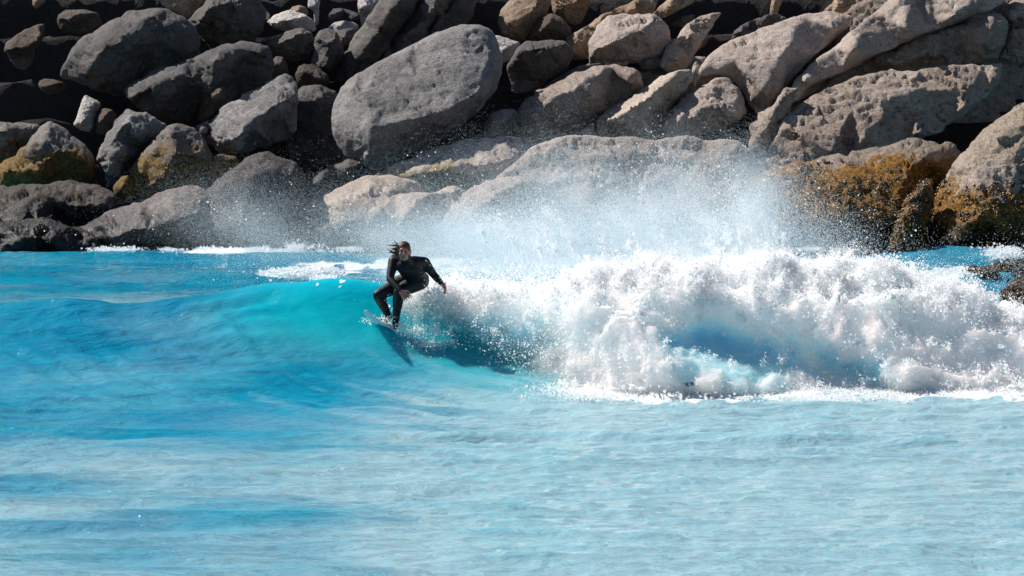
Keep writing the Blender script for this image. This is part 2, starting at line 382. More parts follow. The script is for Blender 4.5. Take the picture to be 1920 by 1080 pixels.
BN = [0]
def boulder(label, mat, outline, ridge=(), dY=0.0, tilt=(0.0, 0.28), soft=4, rough=1.0, Y=None, name='boulder', crack=1.0, group='boulders piled along the shore', pil=1.0, facet=1.0):
    BN[0] += 1; seed = BN[0] * 13
    o = np.array(outline, float).reshape(-1, 2); rg = np.array(ridge, float).reshape(-1, 3); rg[:, 2] *= 1.35
    ybot = o[:, 1].max(); xc = o[:, 0].mean()
    Yb = (83.2 + (468 - min(ybot, 470)) / 468 * 11.5 if Y is None else Y) + dY
    k = Yb / FPX
    w, h = np.ptp(o[:, 0]), np.ptp(o[:, 1]); size = math.sqrt(w * h)
    # dense outline with a slightly uneven edge
    oc = chaikin(o); s = float(np.clip(size / 45, 2.2, 4.2))
    seg = np.hypot(*(np.roll(oc, -1, 0) - oc).T); cum = np.concatenate([[0], np.cumsum(seg)]); n = max(16, int(cum[-1] / s))
    t = np.linspace(0, cum[-1], n, endpoint=False); oc2 = np.vstack([oc, oc[:1]])
    ol = np.stack([np.interp(t, cum, oc2[:, 0]), np.interp(t, cum, oc2[:, 1])], -1)
    j = np.stack([fbm(np.stack([ol[:, 0] / 22, ol[:, 1] / 22, ol[:, 0] * 0 + c], -1), 3, seed + c) for c in (0, 9)], -1)
    ol = ol + j * min(2.6, size * 0.025) * rough
    xs = np.arange(ol[:, 0].min(), ol[:, 0].max(), s); ys = np.arange(ol[:, 1].min(), ol[:, 1].max(), s * 0.87)
    gx, gy = np.meshgrid(xs, ys); gx = gx + (np.arange(len(ys)) % 2)[:, None] * s * .5
    g = np.stack([gx.ravel(), gy.ravel()], -1); rr = np.random.RandomState(seed); g = g + rr.uniform(-.2, .2, g.shape) * s
    g = g[inside(ol, g)]; g = g[bdist(ol, g) > s * .55] if len(g) else g
    pts = np.vstack([ol, g]); nb = len(ol)
    # nothing but the outline triangle facing is kept
    vo, _, fo, ov, _, _ = delaunay_2d_cdt([Vector(p) for p in pts], [], [list(range(nb))], 1, 1e-5)
    pts = np.array([(v.x, v.y) for v in vo]); tri = np.array([f[:3] for f in fo if len(f) == 3])
    bmap = {}
    for i, src in enumerate(ov):
        for q in src:
            if q < nb: bmap[q] = i
    # sculpted depth: edges of the big facets are given, facets between them are planar
    ctl = np.vstack([np.column_stack([oc, np.zeros(len(oc))]), rg])
    cv, _, cf, cov, _, _ = delaunay_2d_cdt([Vector(p[:2]) for p in ctl], [], [list(range(len(oc)))], 1, 1e-5)
    hv = np.array([max(ctl[q, 2] for q in src) if src else 0 for src in cov]); cp = np.array([(v.x, v.y) for v in cv])
    H = np.zeros(len(pts)); done = np.zeros(len(pts), bool)
    for f in cf:
        f = list(f)
        for m in range(1, len(f) - 1):
            a, b, c = cp[f[0]], cp[f[m]], cp[f[m + 1]]
            det = (b[1] - c[1]) * (a[0] - c[0]) + (c[0] - b[0]) * (a[1] - c[1])
            if abs(det) < 1e-9: continue
            l0 = ((b[1] - c[1]) * (pts[:, 0] - c[0]) + (c[0] - b[0]) * (pts[:, 1] - c[1])) / det
            l1 = ((c[1] - a[1]) * (pts[:, 0] - c[0]) + (a[0] - c[0]) * (pts[:, 1] - c[1])) / det
            l2 = 1 - l0 - l1; ok = (l0 >= -1e-6) & (l1 >= -1e-6) & (l2 >= -1e-6) & ~done
            H[ok] = (l0 * hv[f[0]] + l1 * hv[f[m]] + l2 * hv[f[m + 1]])[ok]; done |= ok
    e = np.vstack([tri[:, [0, 1]], tri[:, [1, 2]], tri[:, [2, 0]]]); deg = np.bincount(np.concatenate([e[:, 0], e[:, 1]]), minlength=len(pts)).astype(float); deg[deg == 0] = 1
    fix = np.zeros(len(pts), bool); fix[list(bmap.values())] = True
    d = bdist(ol, pts) * k
    R = min(0.13, size * k * 0.10) * pil; q = np.clip(d / R, 0, 1)
    H = H + 0.62 * R * np.sqrt(np.clip(q * (2 - q), 0, 1))
    for it in range(int(soft * 0.5)):
        acc = np.bincount(e[:, 0], H[e[:, 1]], len(pts)) + np.bincount(e[:, 1], H[e[:, 0]], len(pts))
        Hn = acc / deg; H = np.where(fix, H, 0.35 * H + 0.65 * Hn)
    # chip flat fracture facets into the rounded form
    inn = np.where(d > R * 0.5)[0]
    if facet > 0 and len(inn) > 40:
        for fi in range(int(9 * facet)):
            c0 = pts[rr.choice(inn)]; rad = size * rr.uniform(0.07, 0.17); dist = np.hypot(*((pts - c0) * np.array([1, 1.2])).T)
            nb_ = dist < rad
            if nb_.sum() < 12: continue
            A = np.column_stack([pts[nb_] - c0, np.ones(nb_.sum())]); co = np.linalg.lstsq(A, H[nb_], rcond=None)[0]
            pl = (pts - c0) @ (co[:2] + rr.normal(0, 0.16, 2) * k) + co[2] - rr.uniform(0.0, 0.02) * size * k
            H = H - sstep(rad * 1.7, rad * 1.15, dist) * np.clip(H - pl, 0, 0.045 * size * k) * (~fix)
        H = np.maximum(H, -0.02)
    D = tilt[1] * (ybot - pts[:, 1]) * k + tilt[0] * (pts[:, 0] - xc) * k
    V = P(pts[:, 0], pts[:, 1], Yb + D - H)
    # orient toward the camera
    a, b, c = V[tri[:, 0]], V[tri[:, 1]], V[tri[:, 2]]
    nrm = np.cross(b - a, c - a); flip = nrm[:, 1] > 0; tri[flip] = tri[flip][:, ::-1]
    fn = np.cross(V[tri[:, 1]] - V[tri[:, 0]], V[tri[:, 2]] - V[tri[:, 0]]); N = np.zeros_like(V)
    for c_ in range(3): np.add.at(N, tri[:, c_], fn)
    N /= np.linalg.norm(N, axis=1)[:, None] + 1e-12
    sc = min(1.0, size * k / 1.2)
    Q = V * np.array([1, 1, 1.25])
    dis = 0.035 * sc * fbm(Q * 1.6 / max(.5, sc), 3, seed) + 0.014 * sc * rough * fbm(Q * 5, 5, seed + 5, 0.6)
    lay = np.abs(fbm(Q @ np.array([[.9, .2, .4], [0, 1, 0], [-.45, .1, 2.2]]) * 1.1, 4, seed + 77, 0.55)); dis -= 0.06 * sc * crack * sstep(0.09, 0.0, lay)
    pit = fbm(Q * 11, 2, seed + 40); dis -= 0.02 * max(0.0, rough - 1.0) * sstep(0.2, 0.8, pit)
    fk = min(1.0, 0.25 + 0.75 * facet) * (0.75 + 0.25 * rough)
    Qw = Q + 0.05 * np.stack([vnoise(Q * 4, seed + 1), vnoise(Q * 4, seed + 2), vnoise(Q * 4, seed + 3)], -1)
    dis += fk * (0.13 * sc * facets(Qw, 0.70 * max(.4, sc), seed + 300) + 0.06 * facets(Qw, 0.20, seed + 310) * max(.4, sc) * rough + 0.14 * facets(Q, 0.085, seed + 320) * rough * .7)
    dis = dis * np.clip(d / 0.10, 0.15, 1)
    V = V + N * dis[:, None]
    # rounded back half: three shrinking rings of the outline, buried in the pile
    rim = [bmap[i] for i in range(nb) if i in bmap]; rim = rim[:]; nr = len(rim)
    cen = V[rim].mean(0); th = 0.55 * min(w, h) * k + 0.1
    rings = [np.array(rim)]; VV = [V]; base = len(V)
    for f_, dd in ((0.93, .45), (0.72, .8), (0.35, 1.0)):
        R_ = cen + (V[rim] - cen) * f_; R_[:, 1] += dd * th; R_[:, 2] -= 0.15 * dd * th
        VV.append(R_); rings.append(np.arange(base, base + nr)); base += nr
    VV.append((cen + np.array([0, th * 1.04, -0.15 * th]))[None]); F = [tri]
    for r0, r1 in zip(rings[:-1], rings[1:]):
        a, b = r0, np.roll(r0, -1); c, d_ = r1, np.roll(r1, -1)
        F.append(np.stack([a, c, b], -1)); F.append(np.stack([b, c, d_], -1))
    F.append(np.stack([rings[-1], np.full(nr, base), np.roll(rings[-1], -1)], -1))
    V = np.vstack(VV); F = np.vstack(F)
    org = np.array([cen[0], cen[1], V[:, 2].min()])
    me = mesh_from(name, V - org, F)
    bm = bmesh.new(); bm.from_mesh(me); bmesh.ops.recalc_face_normals(bm, faces=bm.faces); bm.to_mesh(me); bm.free()
    ob = link(name, me, M[mat], label=label, cat='boulder' if name == 'boulder' else 'rock', group=group)
    ob.location = org
    if mat in ('ralgae', 'ralgae2', 'kelp'): WEEDY.append((V, mat))
    return ob
WEEDY = []
B = boulder

def build_boulders():
    # ---- upper left pile
    B('large oval grey boulder whose lit left side ends in an orange lichen tip', 'grey',
      (113,135, 120,115, 135,92, 165,65, 205,38, 245,21, 285,16, 320,20, 350,34, 370,52, 378,80, 374,108, 360,132, 335,152, 300,170, 260,177, 215,178, 175,170, 158,158, 128,150, 115,145),
      (285,24,.5, 262,40,.8, 225,66,1.0, 192,96,1.05, 178,125,.95, 165,150,.6, 300,60,.75, 330,85,.6), soft=5, dY=-.6, tilt=(0, .15))
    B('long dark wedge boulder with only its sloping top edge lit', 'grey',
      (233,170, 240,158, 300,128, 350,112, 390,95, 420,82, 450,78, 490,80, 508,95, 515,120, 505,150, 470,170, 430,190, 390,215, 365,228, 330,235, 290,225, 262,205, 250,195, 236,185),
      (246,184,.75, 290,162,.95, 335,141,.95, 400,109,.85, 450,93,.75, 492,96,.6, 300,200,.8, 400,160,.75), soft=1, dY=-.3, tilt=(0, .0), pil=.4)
    B('brown rounded boulder tucked between the dark wedge boulder and the tilted flat slab', 'dim',
      (374,222, 376,200, 385,175, 398,160, 420,152, 455,148, 480,153, 492,165, 480,185, 450,205, 420,225, 395,234), (392,215,.35, 402,180,.5, 425,162,.4), dY=-.9)
    B('tilted flat slab with a bright rough top face and black overhang below', 'cool',
      (365,240, 372,235, 400,215, 430,195, 470,172, 500,152, 530,140, 550,142, 561,155, 562,178, 556,205, 555,232, 555,245, 535,260, 500,272, 460,285, 420,292, 400,282, 385,262, 370,248),
      (378,250,.5, 402,283,.85, 430,262,1.15, 470,235,1.1, 520,195,.9, 556,180,.55, 500,238,.45, 530,225,.3, 450,279,1.0, 500,263,.9, 548,246,.6), soft=2, rough=1.4, dY=-.5)
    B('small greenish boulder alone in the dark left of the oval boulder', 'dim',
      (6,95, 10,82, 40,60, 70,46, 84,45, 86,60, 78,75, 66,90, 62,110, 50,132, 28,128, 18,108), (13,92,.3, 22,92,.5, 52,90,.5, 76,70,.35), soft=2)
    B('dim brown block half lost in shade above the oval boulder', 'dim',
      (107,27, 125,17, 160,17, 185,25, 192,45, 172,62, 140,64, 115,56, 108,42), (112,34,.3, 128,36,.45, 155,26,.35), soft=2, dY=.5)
    B('little pinkish rock tip alone in the dark at the upper left of the pile', 'tan', (60,-12, 90,-12, 82,6, 66,17, 61,8), (68,4,.15), dY=.3)
    B('small grey cobble in the dark under the lichen tip of the oval boulder', 'dim', (72,160, 74,152, 85,148, 105,149, 122,155, 127,166, 110,175, 90,177, 78,171), (80,163,.2, 100,158,.25))
    B('pale upright wedge stone shining in front of the black hollow', 'pale', (136,236, 148,205, 160,177, 191,194, 181,208, 176,235, 166,247, 150,242), (150,232,.2, 168,205,.22, 184,197,.18), soft=2, tilt=(.5, .5))
    B('small brown stone leaning against the pale upright wedge', 'dim', (178,240, 182,215, 195,203, 212,206, 220,215, 214,232, 204,252, 182,252), (190,222,.25), dY=.1)
    B('jagged dark rock with one smooth lavender grey left facet', 'cool',
      (180,290, 205,245, 222,222, 240,205, 270,207, 298,228, 318,236, 292,258, 266,282, 242,312, 216,348, 202,352, 195,322, 185,306),
      (190,292,.3, 214,262,.7, 226,238,.6, 245,225,.55, 238,262,.3, 222,285,.75, 212,312,.6, 265,250,.65), soft=1, rough=1.6)
    B('pointed boulder with a bluish lit top and yellow brown weed below', 'lalgae',
      (243,315, 255,300, 275,275, 300,250, 318,233, 340,230, 365,238, 385,262, 398,285, 402,320, 382,345, 340,360, 300,374, 265,374, 250,362, 244,340),
      (256,312,.4, 285,282,.7, 320,248,.6, 330,285,.95, 378,288,.7, 300,340,1.0), soft=4)
    B('rounded ochre stone wedged beside the pointed boulder with bluish top', 'lalgae',
      (352,325, 365,308, 390,295, 415,285, 440,292, 455,310, 442,335, 402,347, 382,357, 355,354), (368,325,.3, 386,312,.5, 388,342,.45), dY=-.2)
    B('broad hump covered in ochre algae with a grey split peak', 'lalgae',
      (-40,330, 0,315, 25,290, 60,255, 90,222, 108,234, 130,250, 160,275, 175,290, 182,312, 175,335, 160,348, 100,354, 50,358, 0,354, -40,354),
      (10,320,.6, 60,277,.85, 88,248,.7, 110,280,1.0, 165,302,.7, 80,320,1.1), soft=4, rough=1.3)
    B('flat topped brown ledge behind the ochre algae hump', 'lalgae', (-60,234, 20,230, 70,232, 84,245, 60,275, 30,305, -60,315), (-30,248,.5, 10,247,.6, 55,244,.5), dY=.2, soft=2)
    B('little yellow weed covered stone at the foot of the pointed boulder', 'lalgae', (211,352, 225,332, 240,328, 250,345, 254,370, 235,380, 216,374), (230,347,.3), dY=-.6)
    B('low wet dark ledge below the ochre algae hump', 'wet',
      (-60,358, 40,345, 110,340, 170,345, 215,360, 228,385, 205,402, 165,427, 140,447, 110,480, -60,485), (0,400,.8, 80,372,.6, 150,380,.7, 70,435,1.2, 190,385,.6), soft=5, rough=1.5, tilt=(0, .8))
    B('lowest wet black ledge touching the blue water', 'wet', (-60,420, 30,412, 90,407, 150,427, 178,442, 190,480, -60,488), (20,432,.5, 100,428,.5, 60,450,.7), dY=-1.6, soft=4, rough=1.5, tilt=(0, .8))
    B('sloping lit slab running down to the water beside the wet ledges', 'shoreleft',
      (145,430, 165,418, 200,398, 260,378, 310,358, 345,348, 372,352, 397,362, 405,400, 390,440, 370,484, 180,488, 140,452),
      (180,425,.5, 260,398,.8, 330,372,.6, 300,425,1.25, 230,437,1.1, 375,395,.9), dY=-1.0, soft=5, rough=1.3, tilt=(0, .7))
    B('big round shouldered boulder standing in blue spray, its edge lit', 'grey',
      (385,355, 410,335, 440,310, 470,290, 500,282, 530,292, 560,308, 574,335, 572,370, 555,400, 530,430, 500,484, 365,486, 376,430, 384,390),
      (412,345,.5, 445,318,.6, 480,298,.6, 470,345,1.0, 540,325,.8, 450,410,1.3, 530,390,.9), dY=-.8, soft=6)
    B('wide slab in the spray with a straight lit edge climbing away', 'mist',
      (490,440, 530,410, 580,380, 630,355, 690,328, 740,330, 790,345, 805,370, 780,400, 755,440, 735,484, 460,488),
      (540,422,.6, 620,380,.75, 690,347,.6, 730,360,.75, 640,432,1.1, 740,400,.9), dY=-1.2, soft=4, tilt=(0, .6))
    B('low lumpy rock under the pointed foot of the great square boulder', 'grey', (568,352, 590,325, 620,312, 655,300, 680,303, 690,320, 645,347, 600,370, 570,372), (598,340,.45, 650,318,.45), dY=-.1, soft=2, rough=1.5)
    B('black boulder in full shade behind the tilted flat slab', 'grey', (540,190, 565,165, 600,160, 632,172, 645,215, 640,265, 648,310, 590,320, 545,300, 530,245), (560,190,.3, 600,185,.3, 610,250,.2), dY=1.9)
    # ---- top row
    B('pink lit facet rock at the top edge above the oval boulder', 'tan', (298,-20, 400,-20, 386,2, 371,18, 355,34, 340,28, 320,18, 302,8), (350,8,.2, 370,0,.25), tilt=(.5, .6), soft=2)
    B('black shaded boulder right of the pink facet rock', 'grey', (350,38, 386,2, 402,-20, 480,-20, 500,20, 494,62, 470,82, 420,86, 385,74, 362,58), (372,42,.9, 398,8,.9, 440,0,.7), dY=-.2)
    B('tiny pale stone below the black shaded boulder at the top', 'tan', (371,55, 378,51, 395,51, 394,64, 382,61), (384,56,.1), dY=-.8)
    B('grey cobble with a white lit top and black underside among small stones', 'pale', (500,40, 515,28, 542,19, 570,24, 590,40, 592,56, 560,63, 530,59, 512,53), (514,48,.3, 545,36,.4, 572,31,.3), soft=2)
    B('round yellowish pebble on top of the cobble cluster', 'tan', (542,20, 548,12, 562,9, 575,14, 580,26, 562,31, 546,27), (558,21,.2), dY=-.5)
    B('tiny white chip at the left end of the cobble cluster', 'pale', (490,25, 496,18, 506,26, 504,38, 493,37), (497,28,.1), dY=-.2)
    B('thin upright sliver of pale rock at the top beside the yellowish pebble', 'pale', (580,-12, 602,-12, 599,15, 598,46, 590,46, 588,20, 577,14), (592,10,.15), soft=1)
    B('dark cobble with a smooth lit back above the long wedge boulder', 'grey', (495,82, 510,75, 540,58, 565,52, 585,62, 592,85, 577,108, 545,115, 515,104), (512,84,.35, 540,72,.5, 564,62,.4), soft=2)
    B('flat dark cobble with a thin bright rim near the leaning columns', 'grey', (613,28, 622,18, 640,15, 674,25, 676,40, 650,44, 625,47, 615,42), (619,27,.25, 640,21,.3, 670,30,.3), soft=1)
    B('pale flat cobble lying under the rimmed dark cobble', 'pale', (611,56, 625,42, 645,37, 665,42, 674,50, 656,60, 630,64), (640,48,.3), soft=2)
    B('upright mottled grey stone standing left of the leaning columns', 'grey',
      (590,70, 598,58, 615,53, 632,58, 639,75, 647,95, 642,112, 630,122, 620,138, 602,138, 590,128, 583,115, 590,100), (598,72,.3, 618,88,.5, 612,124,.4, 628,72,.4), soft=2)
    B('small grey stone wedged against the first leaning column', 'grey', (630,58, 650,53, 674,52, 669,66, 656,82, 640,90, 634,75), (646,70,.25), dY=.1)
    B('small rounded dark stone standing upright above the flat slab', 'dim', (508,152, 509,115, 516,105, 530,107, 538,120, 542,142, 532,154), (513,120,.2, 526,118,.25))
    B('brown cluster stone right of the flat slab top', 'dim', (552,140, 560,122, 575,118, 590,122, 602,130, 617,140, 620,156, 602,172, 575,170, 558,155), (572,137,.3, 600,148,.4), soft=1, rough=1.6)
    B('tiny dark stone beside the small upright stone above the flat slab', 'dim', (490,152, 494,140, 502,134, 510,140, 512,152, 500,158), (500,145,.12), dY=-.2)
    B('leaning grey column of rock with a dark right flank', 'grey',
      (632,155, 633,135, 642,105, 655,85, 672,55, 690,30, 710,0, 724,-24, 792,-24, 776,20, 760,45, 735,75, 720,100, 700,125, 680,145, 655,162, 640,166),
      (650,142,.6, 684,100,.85, 714,55,.85, 748,0,.85), dY=1.0, soft=4)
    B('second leaning grey column rising behind the great square boulder', 'grey',
      (695,132, 715,100, 735,70, 760,40, 780,10, 797,-24, 868,-24, 856,10, 840,32, 816,54, 796,80, 776,100, 742,120, 710,140), (722,108,.6, 757,74,.75, 792,38,.75, 824,0,.75), dY=.9, soft=4)
    B('narrow leaning column against the second grey column', 'grey', (780,95, 808,50, 815,25, 835,5, 852,-24, 905,-24, 884,30, 856,70, 825,92), (812,58,.45, 830,32,.5, 852,5,.5), dY=.1, soft=3)
    B('smooth pale stone hanging at the top left of the first leaning column', 'pale', (670,-24, 738,-24, 713,5, 696,30, 682,49, 675,40, 671,15), (688,12,.35), dY=.4)
    B('great square boulder with a broad grey face, white left end and black underside', 'cool',
      (620,225, 625,200, 632,175, 648,155, 672,135, 700,122, 740,102, 780,82, 820,60, 860,48, 892,45, 915,50, 928,62, 936,90, 943,115, 943,140, 930,168, 900,203, 870,232, 830,258, 780,282, 740,300, 705,314, 683,320, 672,302, 650,296, 635,275, 624,250),
      (664,160,.75, 680,180,1.0, 692,205,1.2, 698,237,1.35, 694,265,1.15, 688,300,.7, 730,233,1.4, 760,228,1.42, 800,217,1.42, 830,210,1.38, 850,203,1.32, 875,189,1.22, 897,173,1.1, 920,141,.85, 928,110,.55, 890,52,.3, 870,58,.35, 820,74,.35, 760,103,.35, 705,130,.4, 780,150,.85, 860,120,.8, 720,185,1.0), soft=0, rough=1.0, facet=.2, crack=.7, dY=-.9, tilt=(.2, .75), pil=.5)
    # ---- middle
    B('ochre stained slab lying below the great square boulder', 'salgae',
      (700,328, 730,312, 780,290, 830,272, 880,262, 930,256, 975,258, 992,280, 988,310, 962,338, 920,350, 880,358, 830,364, 780,360, 725,350),
      (760,330,.6, 830,318,.85, 900,310,.9, 960,292,.7), dY=-1.0, soft=6, tilt=(.2, .8))
    B('low misted rock behind the surfer', 'mist', (648,440, 670,400, 700,375, 750,362, 820,358, 855,345, 872,355, 864,378, 846,402, 828,440, 815,486, 640,488), (700,398,.7, 780,383,.85, 846,362,.7, 740,430,1.0), dY=-1.9, soft=3, tilt=(0, .5))
    B('misted ridge rock whose right flank is a blue shadow', 'mist', (815,430, 858,368, 900,345, 960,330, 990,330, 1035,352, 1048,380, 1035,410, 1010,440, 990,486, 800,488), (870,408,1.0, 930,370,1.1, 986,340,.9, 860,440,1.2), dY=-2.2, soft=2, tilt=(.1, .5))
    B('broad pale cracked slab sloping down into the spray', 'mist',
      (850,372, 920,340, 975,300, 990,276, 1040,258, 1090,251, 1140,260, 1190,255, 1240,262, 1285,253, 1330,262, 1375,261, 1412,284, 1440,320, 1440,400, 1430,488, 900,488, 860,430),
      (950,348,.3, 1000,290,.15, 1050,275,.2, 1150,275,.2, 1050,330,.35, 1000,425,.9, 1120,400,.85, 1185,340,.32, 1196,338,.14, 1208,336,.34, 1222,292,.2, 1232,290,.05, 1242,292,.2, 1186,400,.8, 1193,400,.62, 1202,400,.8, 1290,270,.15, 1380,278,.2, 1300,330,.4, 1400,330,.35, 1270,420,.85, 1360,410,.9), dY=-1.4, soft=2, pil=.3, tilt=(.25, 1.0), facet=.7, crack=1.6)
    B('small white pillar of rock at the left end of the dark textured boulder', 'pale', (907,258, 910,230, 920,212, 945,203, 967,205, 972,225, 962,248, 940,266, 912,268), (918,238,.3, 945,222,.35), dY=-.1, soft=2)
    B('dark pitted boulder with tan streaks and a lit top edge', 'rough',
      (955,250, 965,215, 985,190, 1010,170, 1050,150, 1080,135, 1110,125, 1150,122, 1190,130, 1207,145, 1204,168, 1182,185, 1152,202, 1122,222, 1092,250, 1050,270, 1000,274, 970,272),
      (980,212,.55, 1012,188,.85, 1060,166,.95, 1110,146,.9, 1185,140,.7, 1010,242,.8, 1090,205,1.0), soft=2, rough=1.6, tilt=(0, .3))
    B('thin flat stone lying on top of the dark pitted boulder', 'grey', (1012,168, 1050,140, 1090,122, 1132,117, 1122,130, 1082,146, 1042,166), (1060,145,.2), dY=-.6, soft=1)
    B('diagonal slab with a bright upper strip and black lower face', 'warm',
      (1070,256, 1110,225, 1150,200, 1200,170, 1235,145, 1270,130, 1298,128, 1303,150, 1288,172, 1264,195, 1250,218, 1246,245, 1230,266, 1180,272, 1130,266, 1095,268),
      (1100,245,.8, 1140,224,1.05, 1180,206,1.1, 1225,176,.95, 1255,152,.7, 1180,240,.8), soft=2, rough=1.3, dY=-.3)
    B('small brown ribbed rock between the diagonal slab and the white block', 'tan', (1230,205, 1240,180, 1270,150, 1300,138, 1305,160, 1290,188, 1262,212, 1240,222), (1262,180,.35), rough=1.6, dY=-.9, soft=1)
    B('pale rounded block split from the long slab by a black crack', 'warm',
      (1244,238, 1252,215, 1280,185, 1310,162, 1340,146, 1365,144, 1384,165, 1394,190, 1399,212, 1386,228, 1350,243, 1310,254, 1270,266, 1246,254), (1268,232,.6, 1330,200,.7, 1380,212,.65), dY=-1.0, tilt=(.3, .9), soft=5)
    B('long smooth sunlit slab above the pale rounded block', 'warm',
      (1310,135, 1325,105, 1350,85, 1400,65, 1450,45, 1500,28, 1550,22, 1602,30, 1597,45, 1562,75, 1532,100, 1502,130, 1472,165, 1442,200, 1420,214, 1403,196, 1392,170, 1372,144, 1340,140, 1312,143),
      (1380,112,.45, 1480,80,.6, 1440,165,.8, 1565,52,.5), dY=-.6, tilt=(.3, .9), soft=8, facet=.3, rough=.7)
    B('largest smooth sunlit slab reaching the top right edge', 'warm',
      (1472,192, 1490,150, 1515,125, 1560,90, 1600,55, 1650,15, 1684,-24, 1905,-24, 1882,5, 1822,32, 1782,48, 1742,60, 1692,80, 1652,98, 1612,116, 1580,136, 1542,148, 1512,166, 1492,190),
      (1512,148,.7, 1600,92,.85, 1700,52,.95, 1790,28,.8), dY=-.7, tilt=(.3, .8), soft=6, facet=.3, rough=.7)
    B('rough shaded band of rock under the largest smooth slab', 'rough',
      (1560,150, 1600,115, 1650,95, 1700,78, 1760,55, 1820,38, 1872,22, 1892,45, 1884,82, 1864,112, 1800,130, 1740,138, 1680,142, 1640,146, 1600,155), (1650,112,.5, 1750,92,.6, 1840,62,.6, 1700,120,.6), dY=.0, rough=1.8, soft=1)
    B('huge pitted boulder with orange lichen and slanting black cracks', 'rough',
      (1433,302, 1450,265, 1470,225, 1500,195, 1550,165, 1600,145, 1660,132, 1720,130, 1790,122, 1850,118, 1882,118, 1876,150, 1852,178, 1812,214, 1762,246, 1702,272, 1640,284, 1580,298, 1530,306, 1480,312, 1438,314),
      (1490,245,.3, 1600,200,.4, 1700,180,.45, 1800,165,.45, 1868,132,.35, 1560,285,.55, 1640,268,.65, 1720,250,.7, 1810,200,.6), dY=-.7, tilt=(.45, 1.25), rough=1.25, soft=3, crack=2.0)
    B('right hand boulder with pink top and a thick skirt of brown seaweed', 'ralgae2',
      (1735,488, 1740,430, 1752,380, 1775,330, 1800,290, 1840,245, 1880,215, 1920,190, 1985,165, 1990,505, 1850,505, 1790,498),
      (1765,400,.7, 1810,315,.95, 1880,252,.95, 1950,215,.95, 1850,400,1.5, 1790,455,1.1, 1930,440,1.6), dY=-2.6, tilt=(.15, .6), rough=1.5, soft=5)
    B('low ledge thick with orange brown seaweed above the water', 'ralgae',
      (1405,345, 1440,315, 1500,302, 1560,292, 1640,278, 1700,264, 1750,262, 1792,270, 1803,290, 1784,322, 1754,362, 1745,400, 1738,488, 1500,488, 1440,486, 1405,430),
      (1480,332,.7, 1600,320,.9, 1700,312,.9, 1560,350,1.2, 1550,410,1.6, 1680,400,1.5, 1470,425,1.1, 1750,290,.6), dY=-1.4, tilt=(0, .75), rough=2.0, soft=2)
    B('narrow weedy buttress in the gap beside the seaweed boulder', 'ralgae', (1672,440, 1700,385, 1720,348, 1746,340, 1748,372, 1740,420, 1736,486, 1655,486), (1702,400,.5, 1730,360,.4, 1700,450,.6), dY=-3.1, rough=1.7, soft=2)
    B('knobbly brown rock filling the joint between the two smooth slabs', 'rough', (1396,306, 1404,260, 1420,220, 1450,190, 1478,162, 1494,168, 1478,220, 1458,262, 1442,308, 1412,316), (1420,275,.4, 1440,230,.4, 1462,195,.3), dY=-.3, rough=2.2, soft=0)
    B('rough dark bedrock mass showing in the joints between the right hand slabs', 'rough', (1392,320, 1400,250, 1440,190, 1480,120, 1540,60, 1620,0, 1660,-24, 1990,-24, 1990,210, 1880,225, 1800,290, 1700,300, 1560,320), (1480,240,.5, 1560,150,.6, 1680,100,.7, 1800,80,.7, 1750,220,.7), Y=90.6, tilt=(.25, .45), rough=2.0, soft=1)
    B('dark rubble rock filling the hollow behind the diagonal slab', 'rough', (1180,150, 1220,110, 1270,100, 1320,110, 1350,140, 1320,180, 1260,240, 1210,250, 1170,210), (1240,150,.5, 1290,140,.4), Y=91.5, tilt=(.2, .5), rough=2.0, soft=1)
    # ---- top right
    B('tan pitted upright boulder at the top of the pile', 'tan', (934,35, 940,15, 955,0, 972,-24, 1034,-24, 1030,20, 1012,52, 992,82, 965,80, 940,68), (950,42,.4, 975,36,.6, 1002,22,.5), soft=4)
    B('tan hollowed boulder right of the tan upright one', 'tan', (1028,-24, 1114,-24, 1102,20, 1087,46, 1060,42, 1040,28), (1055,8,.45, 1085,0,.3), soft=4)
    B('dark domed stone under the two tan boulders', 'dim', (990,80, 1000,50, 1015,30, 1035,22, 1055,32, 1072,50, 1068,74, 1040,84, 1010,88), (1010,60,.35, 1030,42,.5), dY=-.3)
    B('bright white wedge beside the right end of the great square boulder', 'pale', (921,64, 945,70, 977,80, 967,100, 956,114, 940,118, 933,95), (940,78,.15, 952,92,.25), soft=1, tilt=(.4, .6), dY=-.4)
    B('black boulder in shade right of the bright white wedge', 'grey', (950,125, 966,95, 985,80, 1010,78, 1052,74, 1078,98, 1066,130, 1015,168, 962,178), (978,96,.6, 1015,86,.6, 1050,86,.55), dY=.0)
    B('tan rounded boulder leaning behind the pinkish square boulder', 'tan', (1057,88, 1065,68, 1100,45, 1140,22, 1190,0, 1222,-24, 1240,-5, 1226,22, 1160,40, 1132,60, 1112,85, 1104,108, 1070,110), (1076,82,.45, 1120,48,.55, 1190,12,.45), soft=5)
    B('pinkish square boulder with a dark lower right side', 'warm',
      (1102,118, 1103,75, 1120,45, 1140,28, 1180,24, 1225,25, 1238,35, 1254,50, 1260,82, 1236,110, 1190,116, 1140,116, 1115,124), (1118,90,.5, 1130,88,.7, 1162,74,.9, 1202,56,.85, 1224,36,.6), soft=2, dY=-.5, tilt=(.1, .45))
    B('tan slanting stone at the top edge above the pinkish square boulder', 'tan', (1222,26, 1250,0, 1272,-24, 1314,-24, 1300,5, 1272,20, 1242,33), (1260,10,.3), dY=-.3, tilt=(.3, .7))
    B('upright fin of pale rock with its point at the top right', 'warm', (1237,122, 1245,100, 1265,75, 1290,42, 1320,28, 1353,24, 1342,36, 1327,62, 1312,88, 1297,108, 1286,132, 1254,136), (1262,105,.35, 1295,68,.45, 1328,36,.3), tilt=(.4, .5), soft=2, dY=-.3)
